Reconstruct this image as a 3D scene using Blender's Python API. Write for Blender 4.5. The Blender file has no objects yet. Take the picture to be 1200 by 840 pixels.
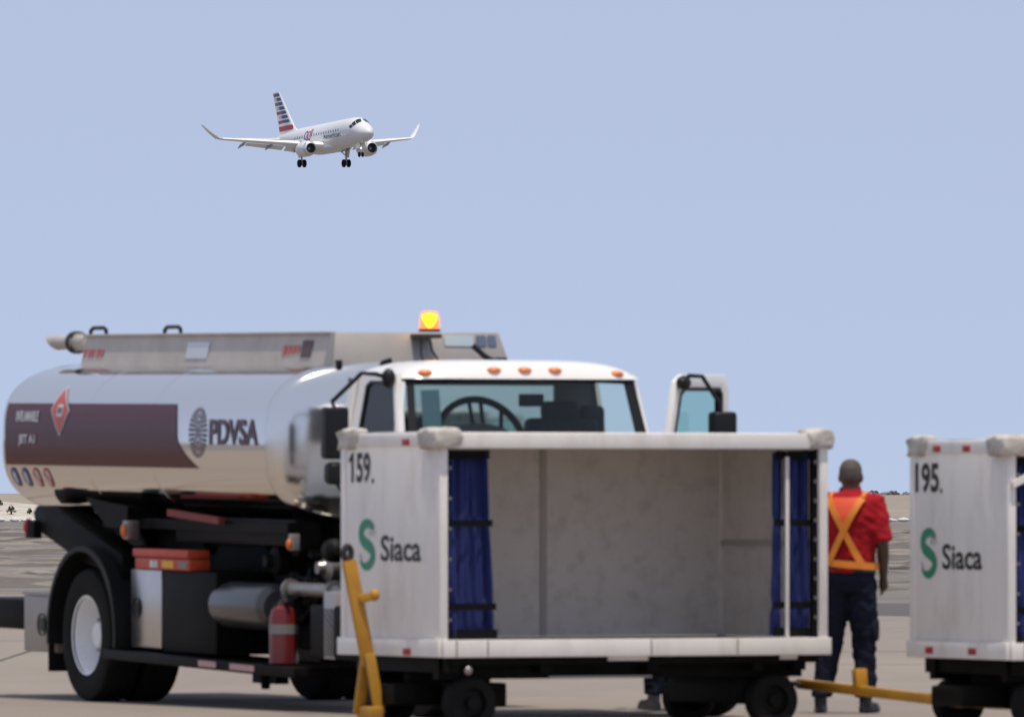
import bpy, bmesh, math, random
from mathutils import Vector, Matrix
R = math.radians
random.seed(7)
SC = bpy.context.scene
COL = SC.collection

# ------------------------------------------------------------------ camera, sky, sun, exposure
cam_d = bpy.data.cameras.new('camera')
cam = bpy.data.objects.new('camera', cam_d); COL.objects.link(cam)
cam.location = (0, 0, 1.55); cam.rotation_euler = (R(90), 0, 0)
cam_d.sensor_width = 36; cam_d.lens = 360
cam_d.shift_y = 160 / 1200
cam_d.clip_start = 0.5; cam_d.clip_end = 40000
cam_d.dof.use_dof = True; cam_d.dof.focus_distance = 1260; cam_d.dof.aperture_fstop = 13
SC.camera = cam

SUN_EL, SUN_AZ = R(76), R(150)          # azimuth of the sun measured from +Y towards +X
W = bpy.data.worlds.new('World'); SC.world = W; W.use_nodes = True
wn, wl = W.node_tree.nodes, W.node_tree.links
bg = wn['Background']
sky = wn.new('ShaderNodeTexSky'); sky.sky_type = 'NISHITA'; sky.sun_disc = False
sky.sun_elevation = SUN_EL; sky.sun_rotation = SUN_AZ
sky.altitude = 0; sky.air_density = 0.3; sky.dust_density = 0.0; sky.ozone_density = 10.0
hz = wn.new('ShaderNodeMix'); hz.data_type = 'RGBA'; hz.inputs[0].default_value = .84     # even thin haze over the whole sky
hz.inputs[7].default_value = (5.15, 5.85, 7.65, 1)
wl.new(sky.outputs[0], hz.inputs[6]); wl.new(hz.outputs[2], bg.inputs[0]); bg.inputs[1].default_value = 0.10
sd = bpy.data.lights.new('sun', 'SUN'); sd.energy = 3.3; sd.angle = R(0.6); sd.color = (1, .92, .80)
sun = bpy.data.objects.new('sun', sd); COL.objects.link(sun)
sdir = Vector((math.sin(SUN_AZ) * math.cos(SUN_EL), math.cos(SUN_AZ) * math.cos(SUN_EL), math.sin(SUN_EL)))
sun.rotation_euler = sdir.to_track_quat('Z', 'Y').to_euler()
vs = SC.view_settings
vs.view_transform = 'Standard'; vs.look = 'None'; vs.gamma = 1; vs.exposure = 0.0; vs.use_curve_mapping = False
SC.render.engine = 'CYCLES'
SC.cycles.use_denoising = True
SC.cycles.max_bounces = 10; SC.cycles.transparent_max_bounces = 16

# ------------------------------------------------------------------ materials
MATS = {}
def mat(name, col, rough=.5, metal=0., var=0., scale=3., dirt=None, dirt_amt=.35, bump=0., bscale=40., stretch=None, spec=.5, coat=0., emit=None, dscale=2.5):
    if name in MATS: return MATS[name]
    m = bpy.data.materials.new(name); m.use_nodes = True; MATS[name] = m
    n, l = m.node_tree.nodes, m.node_tree.links
    p = n['Principled BSDF']
    p.inputs['Base Color'].default_value = (*col, 1); p.inputs['Roughness'].default_value = rough
    p.inputs['Metallic'].default_value = metal; p.inputs['Specular IOR Level'].default_value = spec
    p.inputs['Coat Weight'].default_value = coat
    tc = n.new('ShaderNodeTexCoord'); src = tc.outputs['Object']
    if stretch:
        mp = n.new('ShaderNodeMapping'); mp.inputs['Scale'].default_value = stretch
        l.new(src, mp.inputs[0]); src = mp.outputs[0]
    out = None
    if var:
        nz = n.new('ShaderNodeTexNoise'); nz.inputs['Scale'].default_value = scale; nz.inputs['Detail'].default_value = 6
        nz.inputs['Roughness'].default_value = .62
        l.new(src, nz.inputs['Vector'])
        cr = n.new('ShaderNodeValToRGB')
        cr.color_ramp.elements[0].position = .28; cr.color_ramp.elements[1].position = .72
        cr.color_ramp.elements[0].color = (*[c * (1 - var) for c in col], 1)
        cr.color_ramp.elements[1].color = (*[min(1, c * (1 + var)) for c in col], 1)
        l.new(nz.outputs[0], cr.inputs[0]); out = cr.outputs[0]
    if dirt:
        nz2 = n.new('ShaderNodeTexNoise'); nz2.inputs['Scale'].default_value = dscale; nz2.inputs['Detail'].default_value = 8
        nz2.inputs['Roughness'].default_value = .7
        l.new(src, nz2.inputs['Vector'])
        cr2 = n.new('ShaderNodeValToRGB'); cr2.color_ramp.elements[0].position = .48; cr2.color_ramp.elements[1].position = .78
        cr2.color_ramp.elements[0].color = (0, 0, 0, 1); cr2.color_ramp.elements[1].color = (dirt_amt,) * 3 + (1,)
        l.new(nz2.outputs[0], cr2.inputs[0])
        mx = n.new('ShaderNodeMix'); mx.data_type = 'RGBA'
        l.new(cr2.outputs[0], mx.inputs[0])
        if out: l.new(out, mx.inputs[6])
        else: mx.inputs[6].default_value = (*col, 1)
        mx.inputs[7].default_value = (*dirt, 1); out = mx.outputs[2]
    if out: l.new(out, p.inputs['Base Color'])
    if bump:
        nb = n.new('ShaderNodeTexNoise'); nb.inputs['Scale'].default_value = bscale; nb.inputs['Detail'].default_value = 4
        l.new(src, nb.inputs['Vector'])
        b = n.new('ShaderNodeBump'); b.inputs['Strength'].default_value = bump; b.inputs['Distance'].default_value = .02
        l.new(nb.outputs[0], b.inputs['Height']); l.new(b.outputs[0], p.inputs['Normal'])
    if emit:
        p.inputs['Emission Color'].default_value = (*emit[0], 1); p.inputs['Emission Strength'].default_value = emit[1]
    return m

def glass(name, tint, refl=.06, mixv=None):
    if name in MATS: return MATS[name]
    m = bpy.data.materials.new(name); m.use_nodes = True; MATS[name] = m
    n, l = m.node_tree.nodes, m.node_tree.links; n.remove(n['Principled BSDF'])
    t = n.new('ShaderNodeBsdfTransparent'); t.inputs[0].default_value = (*tint, 1)
    g = n.new('ShaderNodeBsdfGlossy'); g.inputs['Roughness'].default_value = .02
    fr = n.new('ShaderNodeFresnel'); fr.inputs[0].default_value = 1.5
    mx = n.new('ShaderNodeMixShader'); l.new(fr.outputs[0], mx.inputs[0]); l.new(t.outputs[0], mx.inputs[1]); l.new(g.outputs[0], mx.inputs[2])
    l.new(mx.outputs[0], n['Material Output'].inputs[0])
    return m

# ------------------------------------------------------------------ mesh helpers
class MB:
    def __init__(s): s.v = []; s.f = []
    def add(s, vs_, fs):
        o = len(s.v); s.v += [tuple(p) for p in vs_]; s.f += [tuple(i + o for i in f) for f in fs]; return s
    def box(s, x0, x1, y0, y1, z0, z1):
        return s.add([(x0,y0,z0),(x1,y0,z0),(x1,y1,z0),(x0,y1,z0),(x0,y0,z1),(x1,y0,z1),(x1,y1,z1),(x0,y1,z1)],
                     [(0,3,2,1),(4,5,6,7),(0,1,5,4),(1,2,6,5),(2,3,7,6),(3,0,4,7)])
    def obox(s, c, size, rot):
        m = Matrix.Translation(c) @ rot.to_4x4(); h = [q / 2 for q in size]
        pts = [m @ Vector((a * h[0], b * h[1], d * h[2])) for d in (-1, 1) for a, b in ((-1,-1),(1,-1),(1,1),(-1,1))]
        return s.add(pts, [(0,3,2,1),(4,5,6,7),(0,1,5,4),(1,2,6,5),(2,3,7,6),(3,0,4,7)])
    def bar(s, p0, p1, w, h, up=(0,0,1)):
        p0, p1 = Vector(p0), Vector(p1); d = p1 - p0; L = d.length; d.normalize(); u = Vector(up)
        sd_ = u.cross(d)
        if sd_.length < 1e-4: sd_ = Vector((1, 0, 0))
        sd_.normalize(); u = d.cross(sd_)
        rot = Matrix((d, sd_, u)).transposed()
        return s.obox((p0 + p1) / 2, (L, w, h), rot)
    def loft(s, rings, cap=True, closed=True):
        n = len(rings[0]); o = len(s.v)
        for r in rings: s.v += [tuple(p) for p in r]
        for i in range(len(rings) - 1):
            for j in range(n if closed else n - 1):
                a = o + i * n + j; b = o + i * n + (j + 1) % n
                s.f.append((a, b, b + n, a + n))
        if cap:
            s.f.append(tuple(o + j for j in reversed(range(n)))); s.f.append(tuple(o + (len(rings) - 1) * n + j for j in range(n)))
        return s
    def tube(s, pts, r, n=10, cap=True):
        pts = [Vector(p) for p in pts]; rings = []
        rs = r if isinstance(r, (list, tuple)) else [r] * len(pts)
        prev = None
        for i, p in enumerate(pts):
            d = (pts[min(i + 1, len(pts) - 1)] - pts[max(i - 1, 0)]).normalized()
            if prev is None:
                a = d.cross(Vector((0, 0, 1)))
                if a.length < 1e-3: a = d.cross(Vector((0, 1, 0)))
            else: a = prev - d * prev.dot(d)
            a.normalize(); prev = a; b = d.cross(a)
            rings.append([p + (a * math.cos(t) + b * math.sin(t)) * rs[i] for t in (2 * math.pi * k / n for k in range(n))])
        return s.loft(rings, cap)
    def lathe(s, prof, p0, axis, n=32, cap=False):
        ax = Vector(axis).normalized(); a = ax.orthogonal().normalized(); b = ax.cross(a); p0 = Vector(p0)
        rings = [[p0 + ax * t + (a * math.cos(q) + b * math.sin(q)) * r for q in (2 * math.pi * k / n for k in range(n))] for t, r in prof]
        return s.loft(rings, cap)
    def prism(s, poly, axis, a0, a1):
        def P(p, a): return {'x': (a, p[0], p[1]), 'y': (p[0], a, p[1]), 'z': (p[0], p[1], a)}[axis]
        return s.loft([[P(p, a0) for p in poly], [P(p, a1) for p in poly]])
    def grid(s, fn, nu, nv):
        o = len(s.v)
        for i in range(nu + 1):
            for j in range(nv + 1): s.v.append(tuple(fn(i / nu, j / nv)))
        for i in range(nu):
            for j in range(nv):
                a = o + i * (nv + 1) + j; s.f.append((a, a + nv + 1, a + nv + 2, a + 1))
        return s
    def ell(s, c, r, nu=16, nv=10, e=1.0):
        def sp(x): return math.copysign(abs(x) ** e, x)
        rings = []
        for i in range(nv + 1):
            ph = -math.pi / 2 + math.pi * i / nv; ph = max(min(ph, math.pi/2 - .01), -math.pi/2 + .01)
            rings.append([(c[0] + r[0] * sp(math.cos(ph)) * sp(math.cos(q)), c[1] + r[1] * sp(math.cos(ph)) * sp(math.sin(q)), c[2] + r[2] * sp(math.sin(ph))) for q in (2 * math.pi * k / nu for k in range(nu))])
        return s.loft(rings)
    def xf(s, fn): s.v = [tuple(fn(p)) for p in s.v]; return s
    def mesh(s, name, m=None, bevel=0., seg=2, angle=35, solid=0.):
        me = bpy.data.meshes.new(name); bm = bmesh.new()
        vv = [bm.verts.new(p) for p in s.v]
        for f in s.f:
            try: bm.faces.new([vv[i] for i in f])
            except ValueError: pass
        bmesh.ops.remove_doubles(bm, verts=bm.verts[:], dist=1e-5)
        bmesh.ops.recalc_face_normals(bm, faces=bm.faces[:])
        if solid: bmesh.ops.solidify(bm, geom=bm.faces[:], thickness=solid)
        if bevel:
            es = [e for e in bm.edges if len(e.link_faces) == 2 and e.calc_face_angle(0) > .6]
            bmesh.ops.bevel(bm, geom=es, offset=bevel, segments=seg, affect='EDGES', profile=.6, clamp_overlap=True)
        bm.to_mesh(me); bm.free()
        me.shade_smooth(); me.set_sharp_from_angle(angle=R(angle))
        if m: me.materials.append(m)
        return me
    def build(s, name, m, parent=None, **k):
        return link(name, s.mesh(name, m, **k), parent)

def link(name, me, parent=None):
    o = bpy.data.objects.new(name, me); COL.objects.link(o)
    if parent: o.parent = parent
    return o
def tag(o, label=None, cat=None, group=None, kind=None):
    for k, v in (('label', label), ('category', cat), ('group', group), ('kind', kind)):
        if v: o[k] = v
    return o
def thing(name, label, cat, loc=(0,0,0), rotz=0, group=None):
    o = link(name, None); o.location = loc; o.rotation_euler = (0, 0, rotz)
    o.empty_display_size = .2
    return tag(o, label, cat, group)

def text_geo(body, w, h, bold=0.02, cuts=0):
    """2D lettering fitted to a w x h box, origin at its lower left; returns verts, faces"""
    cu = bpy.data.curves.new('lettering', 'FONT'); cu.body = body; cu.size = 1; cu.offset = bold; cu.resolution_u = 4
    ob = bpy.data.objects.new('lettering', cu); COL.objects.link(ob)
    dg = bpy.context.evaluated_depsgraph_get(); me = bpy.data.meshes.new_from_object(ob.evaluated_get(dg))
    bpy.data.objects.remove(ob)
    bm = bmesh.new(); bm.from_mesh(me); bpy.data.meshes.remove(me)
    xs = [v.co.x for v in bm.verts]; ys = [v.co.y for v in bm.verts]
    x0, y0, sx, sy = min(xs), min(ys), w / (max(xs) - min(xs)), h / (max(ys) - min(ys))
    for v in bm.verts: v.co = ((v.co.x - x0) * sx, (v.co.y - y0) * sy, 0)
    for i in range(1, cuts):
        bmesh.ops.bisect_plane(bm, geom=bm.verts[:] + bm.edges[:] + bm.faces[:], plane_co=(0, h * i / cuts, 0), plane_no=(0, 1, 0))
    bm.verts.index_update()
    v = [(q.co.x, q.co.y) for q in bm.verts]; f = [tuple(q.index for q in fc.verts) for fc in bm.faces]
    bm.free(); bpy.data.curves.remove(cu)
    return v, f
def lettering(name, body, w, h, mp, m, parent, bold=.02, cuts=0):
    v, f = text_geo(body, w, h, bold, cuts)
    return MB().add([mp(*p) for p in v], f).build(name, m, parent)

# ------------------------------------------------------------------ material list
white_paint = mat('white_paint', (.82,.775,.725), .5, spec=.3, var=.04, scale=2, dirt=(.32,.25,.19), dirt_amt=.34, dscale=2.6, stretch=(1.5,1.5,.7), bump=.12, bscale=1.2)
cab_white = mat('cab_white_paint', (.82,.79,.75), .25, coat=.2)
steel = mat('polished_tank_steel', (.78,.75,.72), .07, 1., bump=.05, bscale=.9, stretch=(.6,1,1))
headsteel = mat('satin_tank_head', (.80,.78,.75), .14, 1., bump=.02, bscale=2.)
alu = mat('dull_aluminium', (.50,.45,.40), .55, .15, var=.10, scale=4, dirt=(.25,.2,.16), dirt_amt=.3)
alug = mat('grey_bulkhead_aluminium', (.33,.31,.29), .5, .2, var=.08, scale=3)
boxsteel = mat('brushed_box_steel', (.58,.55,.52), .25, .95, var=.08, scale=5, bump=.05, bscale=6)
maroon = mat('maroon_band_vinyl', (.075,.006,.009), .2, spec=.24)
maroon2 = mat('maroon_lettering', (.07,.015,.025), .3)
white_ink = mat('white_lettering', (.65,.65,.65), .4)
red_ink = mat('red_placard_ink', (.45,.035,.03), .4)
blue_ink = mat('blue_pictogram_ink', (.03,.04,.22), .4)
black_metal = mat('black_chassis_paint', (.006,.0056,.005), .5, spec=.07, var=.3, scale=6, dirt=(.03,.025,.02), dirt_amt=.4)
dark_part = mat('dark_machinery', (.007,.0065,.006), .5, spec=.15, var=.3, scale=8)
rubber = mat('tyre_rubber', (.011,.0105,.010), .8, spec=.15, var=.25, scale=9, dirt=(.035,.03,.026), dirt_amt=.3)
black_plastic = mat('black_plastic', (.010,.010,.011), .42, spec=.3)
rim_white = mat('white_wheel_paint', (.86,.86,.86), .4, dirt=(.3,.27,.24), dirt_amt=.25)
grey_metal = mat('grey_cylinder_paint', (.10,.10,.10), .26, .5, var=.1)
pipe_metal = mat('pipe_metal', (.32,.30,.28), .4, .8, var=.15)
fire_red = mat('red_enamel', (.14,.015,.015), .3, dirt=(.1,.02,.02), dirt_amt=.4)
warn_red = mat('red_beam_paint', (.52,.06,.018), .45, var=.1)
yellow_ink = mat('yellow_sticker', (.75,.42,.02), .5)
amber = mat('amber_lens', (.70,.16,.015), .3)
reflector_red = mat('red_reflector', (.42,.012,.02), .3)
reflect_pale = mat('pale_reflective_tape', (.50,.28,.26), .4)
yellow_paint = mat('yellow_tow_paint', (.50,.24,.02), .5, var=.12, scale=6, dirt=(.14,.09,.05), dirt_amt=.55, dscale=5)
blue_tarp = mat('blue_tarpaulin', (.024,.034,.135), .6, spec=.2, var=.12, scale=5, bump=.1, bscale=30)
strap_black = mat('black_webbing', (.007,.007,.009), .7, spec=.1)
cream_pad = mat('cream_corner_vinyl', (.56,.52,.46), .6, var=.1, scale=6, dirt=(.13,.09,.06), dirt_amt=.9, dscale=6, bump=.15, bscale=14)
inner_wall = mat('scuffed_inner_panel', (.73,.67,.615), .6, var=.05, scale=2.2, dirt=(.26,.21,.17), dirt_amt=.42, dscale=7)
green_ink = mat('green_logo_ink', (.015,.24,.12), .4)
grey_ink = mat('grey_logo_dots', (.35,.36,.36), .5)
black_ink = mat('black_lettering', (.014,.014,.016), .45)
glass_ws = glass('green_windscreen_glass', (.74,.86,.81))
glass_door = glass('teal_door_glass', (.46,.72,.66))
interior = mat('dark_cab_lining', (.15,.155,.15), .7)
seat_cloth = mat('grey_seat_cloth', (.030,.033,.034), .8)
sticker = mat('pale_blue_sticker', (.40,.50,.56), .5)

# ------------------------------------------------------------------ setting
concrete = mat('apron_concrete', (.25,.206,.165), .85, var=.13, scale=.35, dirt=(.16,.13,.103), dirt_amt=.45, dscale=.22, bump=.08, bscale=6, stretch=(1, .35, 1))
seal = mat('joint_sealant', (.06,.052,.045), .85)
asphalt = mat('grey_asphalt', (.085,.078,.072), .9, var=.15, scale=.4, bump=.1, bscale=20)
soil = mat('dry_infield_soil', (.160,.143,.127), .95, var=.22, scale=.3, dirt=(.10,.09,.082), dirt_amt=.6, dscale=.10, stretch=(.7, .8, 1))
tan = mat('tan_bank_soil', (.27,.225,.175), .95, var=.2, scale=.12)
sand = mat('white_sand_rock', (.46,.415,.35), .9, var=.25, scale=.5, bump=.4, bscale=1.2)
shrub_m = mat('dark_scrub', (.075,.078,.05), .9, var=.4, scale=2)
drygrass = mat('dry_grass', (.20,.172,.142), .9, var=.35, scale=.3)
pale_rock = mat('pale_rubble', (.62,.60,.56), .9, var=.2, scale=1)

def sheet(name, poly, z, m):
    o = MB().add([(x, y, z) for x, y in poly], [tuple(range(len(poly)))]).build(name, m)
    return tag(o, kind='structure')
sheet('infield_ground', [(-9000,-6000),(9000,-6000),(9000,12000),(-9000,12000)], -.06, soil)
# concrete apron: single slabs laid on joint sealant where the camera looks, plain sheet elsewhere
apron = MB()
apron.add([(-90,-120,0),(90,-120,0),(90,41.6,0),(-90,41.6,0)], [(0,1,2,3)])
apron.add([(-90,41.6,0),(-16.8,41.6,0),(-16.8,172.2,0),(-40,196,0),(-90,196,0)], [(0,1,2,3,4)])
apron.add([(13.2,41.6,0),(90,41.6,0),(90,112,0),(13.2,112,0)], [(0,1,2,3)])
apron = tag(apron.build('apron', concrete), kind='structure')
MB().add([(-18,41.6,-.018),(18,41.6,-.018),(18,112,-.018),(12.5,112,-.018),(-7.7,163,-.018),(-18,173.5,-.018)], [(0,1,2,3,4,5)]).build('joint_sealant', seal, apron)
def clip(poly, a, b):                      # keep the side left of a->b
    out = []
    def sd_(p): return (b[0]-a[0])*(p[1]-a[1]) - (b[1]-a[1])*(p[0]-a[0])
    for i, p in enumerate(poly):
        q = poly[(i+1) % len(poly)]; dp, dq = sd_(p), sd_(q)
        if dp >= 0: out.append(p)
        if dp * dq < 0:
            t = dp / (dp - dq); out.append((p[0]+(q[0]-p[0])*t, p[1]+(q[1]-p[1])*t))
    return out
g = .022
for r_ in range(18):
    for c_ in range(5):
        x0, y0 = -16.8 + 6*c_, 41.6 + 7.5*r_
        po = [(x0+g, y0+g), (x0+6-g, y0+g), (x0+6-g, y0+7.5-g), (x0+g, y0+7.5-g)]
        po = clip(po, (12.5,112), (-7.7,163)); po = clip(po, (-7.7,163), (-18,173.5)) if po else po
        if x0 >= 6: po = clip(po, (18,112), (12.5,112)) if po else po
        if len(po) < 3: continue
        dz = random.uniform(-.004, .004)
        MB().prism(po, 'z', -.03, dz).build('concrete_slab', concrete, apron)
sheet('taxiway_shoulder', [(12.5,112),(90,112),(90,120),(34,120),(4.9,150),(-7.7,163)], -.03, asphalt)

# infield banks, far berm, white mound
def bank(name, x0, x1, y0, y1, hfn, m, nx=80, ny=10):
    o = MB().grid(lambda u, v: (x0 + (x1-x0)*u, y0 + (y1-y0)*v, hfn(x0 + (x1-x0)*u, v)), nx, ny).build(name, m, angle=80)
    return tag(o, kind='structure')
def wob(x, k): return .5*math.sin(x*.13*k + k) + .3*math.sin(x*.37*k + 2*k) + .2*math.sin(x*.9*k)
bank('berm', -900, 900, 655, 900, lambda x, v: -.06 + (1.62 + .10*wob(x, 1.0)) * min(1, v/.25) + .1*v, tan, 500, 14)
bank('infield_ridge', -500, 500, 470, 560, lambda x, v: -.07 + (.16 + .04*wob(x, .8)) * math.sin(math.pi*v), soil, 250, 8)
def mound_h(x, v):
    e = max(0, 1 - ((x + 50) / 24) ** 2)
    return -.05 + (1.75 * e ** .5 + .16 * e * wob(x, 3.1) * math.sin(v*9)) * math.sin(math.pi * min(1, v*1.4) / 2 if v < .7 else math.pi/2 * (1-v)/.3) if e > 0 else -.05
bank('sand_mound', -74, -26, 636, 660, mound_h, sand, 90, 24)

def scrub(name, x, y, z, w, h, lab):
    o = thing(name, lab, 'shrub', (x, y, z), 0, 'scrub along the far bank')
    m = MB()
    for k in range(70):
        a = random.uniform(0, 6.28); rr = math.sqrt(random.random()); hh = random.random()
        cx, cy, cz = math.cos(a)*rr*w/2*(1.1-.5*hh), math.sin(a)*rr*w/2*(1.1-.5*hh), h*(.15+.85*hh*(1-.4*rr))
        q = random.uniform(.10, .2) * h
        d1 = Vector((random.gauss(0,1), random.gauss(0,1), random.gauss(0,1))).normalized()*q
        d2 = Vector((random.gauss(0,1), random.gauss(0,1), random.gauss(0,1))).normalized()*q
        c = Vector((cx, cy, cz)); m.add([c-d1, c+d2, c+d1, c-d2], [(0,1,2,3)])
    m.build('crown', shrub_m, o)
    st = MB()
    for k in range(3):
        a = 2.1*k; st.tube([(0,0,-.1), (math.cos(a)*w*.12, math.sin(a)*w*.12, h*.35), (math.cos(a)*w*.25, math.sin(a)*w*.25, h*.7)], [.05,.035,.012], 6)
    st.build('trunk', dark_part, o)
for k, x in enumerate((26.6, 27.5, 28.15, 28.7, 29.2, 29.9, 30.8)):
    scrub('scrub_bush', x, 760 + random.uniform(-15,15), 1.50, random.uniform(.7,1.4), random.uniform(.25,.6), 'low dark scrub bush on the horizon between the worker and cart 195')
for x, y, z, w, lab in ((-32.2, 642, .85, .6, 'dark shrub high on the white mound, cut by the left edge'), (-31.3, 640, .45, .55, 'dark shrub low on the white mound at the left edge'), (-30.2, 641, .4, .4, 'smallest dark shrub on the white mound, nearest the tank')):
    scrub('scrub_bush', x, y, z, w, w*.9, lab)

m = MB()
for k in range(900):
    x = random.uniform(-60, 60); y = 618 + random.gauss(0, 2.0); q = random.uniform(.06, .26)
    c = (x, y, q*.3)
    m.ell(c, (q*random.uniform(.7,1.5), q, q*random.uniform(.5,.9)), 6, 4)
tag(m.build('rubble_line', pale_rock), 'broken line of pale rubble across the far infield', 'rubble', kind='stuff')
def tufts(name, mt, lab, n, seed):
    rnd = random.Random(seed); m = MB()
    for k in range(n):                     # low ragged strips of dry growth, each a small ridge
        y = 166 + 400 * rnd.random() ** 1.25
        x = rnd.uniform(-1, 1) * (.075 * y + 4)
        if y < 168 - 1.03*x or y < 160: continue
        L = rnd.uniform(.5, 3.0) * (y/250); h = rnd.uniform(.03, .10) * (.5 + y/400); d = rnd.uniform(.15, .45); q = 5
        A = [(x + L*(t/q-.5), y - d + rnd.uniform(-.2,.2), -.065) for t in range(q+1)]
        B = [(x + L*(t/q-.5), y, -.06 + (h*rnd.uniform(.4,1.) if 0 < t < q else 0)) for t in range(q+1)]
        C = [(x + L*(t/q-.5), y + d, -.065) for t in range(q+1)]
        m.add(A+B+C, [(t,t+1,q+2+t,q+1+t) for t in range(q)] + [(q+1+t,q+2+t,2*q+3+t,2*q+2+t) for t in range(q)])
    tag(m.build(name, mt, angle=80), lab, 'grass', kind='stuff')
tufts('dry_grass', drygrass, 'pale dry grass in low strips over the infield', 900, 1)
tufts('scrub_grass', mat('dull_brown_growth', (.12,.104,.088), .95, var=.3, scale=.4), 'dull brown low growth over the infield', 1200, 2)

#TRUCK
# ------------------------------------------------------------------ fuel truck (local: x forward, y to its left, z up, origin under the rear axle)
truck = thing('fuel_truck', 'white and polished steel PDVSA aviation fuel tanker truck with amber beacon lit', 'fuel truck', (-2.109, 77.39, 0), R(-66))
def sh(p): return (p[0], p[1], p[2] - .010 * (p[0] - 1))
def TB(mb, name, m, parent=None, **k): return mb.xf(sh).build(name, m, parent or truck, **k)

# tank
TZ, TH, TWD, TN = 1.955, .595, 1.2, 3.2
def tank_pt(a, s=1., dx=0.):       # a = angle, 0 at +y, pi/2 at top
    c, d = math.cos(a), math.sin(a)
    return (TWD * s * math.copysign(abs(c) ** (2/TN), c), TZ + TH * s * math.copysign(abs(d) ** (2/TN), d))
def tank_y(z, off=0.):              # near-side surface (negative y) at height z
    q = min(.999, abs((z - TZ) / TH)); return -(TWD * (1 - q ** TN) ** (1/TN)) - off
NA = 96
def ring(x, s=1.): return [(x, *tank_pt(2 * math.pi * k / NA, s)) for k in range(NA)]
tank = TB(MB().loft([ring(-1.70 + 5.22 * i / 30) for i in range(31)], cap=False), 'tank_shell', steel)
def head(x, d):
    prof = [(0, 1.0), (.025, .997), (.045, .985), (.062, .965), (.078, .93), (.10, .86), (.13, .74), (.16, .58), (.18, .4), (.19, .2), (.193, .02)]
    return MB().loft([ring(x + d * t, s) for t, s in prof])
TB(head(3.52, 1.25), 'front_tank_head', headsteel, angle=60); TB(head(-1.70, -.9), 'rear_tank_head', headsteel, angle=60)
for x in (-1.69, .02, 1.33, 3.51):
    m = MB().loft([ring(x - .014, 1.0), ring(x - .008, 1.0025), ring(x + .008, 1.0025), ring(x + .014, 1.0)], cap=False)
    TB(m, 'weld_seam', steel, tank)
def patch(fx0, fx1, z0, z1, off, nz=14, nx=24):
    def fn(u, v):
        z = z0 + (z1 - z0) * v; a, b = fx0(v), fx1(v); return (a + (b - a) * u, tank_y(z, off), z)
    return MB().grid(fn, nx, nz)
TB(patch(lambda v: -1.66, lambda v: 1.71 + .42 * max(0, 1 - v / .5) ** 1.7 + 2.246 * (-tank_y(1.758 + .47*v) - 1.145), 1.758, 2.228, .004), 'maroon_band', maroon, tank)
def on_tank(x, z, off=.007, slope=0.): return lambda u, v: sh((x + u, tank_y(z + v, off), z + v))
lettering('lettering', 'PDVSA', .92, .19, on_tank(2.46, 1.93, .006), maroon2, tank, .03, 8)
lettering('lettering', 'INFLAMABLE', .46, .08, on_tank(-1.42, 2.09, .010), white_ink, tank, .03, 3)
lettering('lettering', 'JET A1', .34, .085, on_tank(-1.36, 1.905, .010), white_ink, tank, .035, 3)
# sunburst emblem: three rings of tapered strokes round a face-like centre
m = MB()
for k, (r0, r1, n) in enumerate(((.165, .135, 28), (.125, .095, 22), (.085, .055, 16), (.045, .0, 8))):
    for j in range(n):
        a0, a1 = 2*math.pi*(j+.12)/n, 2*math.pi*(j+.80)/n
        m.add([(2.235 + 1.0*r*math.cos(a), 0, 2.02 + 1.12*r*math.sin(a)) for r, a in ((r0,a0),(r0,a1),(max(r1,.004),a1),(max(r1,.004),a0))], [(0,1,2,3)])
m.xf(lambda p: (p[0], tank_y(p[2], .006), p[2])); TB(m, 'emblem', maroon2, tank)
def flat_on_tank(poly, off, name, mt, parent, nz=10):
    zs = [p[1] for p in poly]; bm = bmesh.new(); f = bm.faces.new([bm.verts.new((p[0], 0, p[1])) for p in poly])
    for i in range(1, nz):
        bmesh.ops.bisect_plane(bm, geom=bm.verts[:] + bm.edges[:] + bm.faces[:], plane_co=(0,0,min(zs)+(max(zs)-min(zs))*i/nz), plane_no=(0,0,1))
    bm.verts.index_update()
    m = MB().add([(v.co.x, tank_y(v.co.z, off), v.co.z) for v in bm.verts], [tuple(v.index for v in fc.verts) for fc in bm.faces]); bm.free()
    return TB(m, name, mt, parent)
dc = (-.53, 2.175)
def dia(r): return [(dc[0]-r, dc[1]), (dc[0]+.02, dc[1]-r*1.05), (dc[0]+r, dc[1]), (dc[0]-.10*r/.19, dc[1]+r*1.0)]
pl = flat_on_tank(dia(.190), .008, 'hazard_placard', white_ink, tank, 14)
red_soft = mat('faded_red_placard', (.50,.09,.08), .45)
flat_on_tank(dia(.172), .010, 'placard_field', red_soft, pl, 14)
for r0, r1 in ((.085, .10), ):
    flat_on_tank([(dc[0]-.055, dc[1]-.045), (dc[0]+.055, dc[1]-.045), (dc[0]+.055, dc[1]+.045), (dc[0]-.055, dc[1]+.045)], .012, 'placard_panel', white_ink, pl, 4)
    for q in (-.028, 0, .028):
        flat_on_tank([(dc[0]+q-.009, dc[1]-.025), (dc[0]+q+.009, dc[1]-.025), (dc[0]+q+.009, dc[1]+.025), (dc[0]+q-.009, dc[1]+.025)], .014, 'placard_mark', black_ink, pl, 3)
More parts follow.
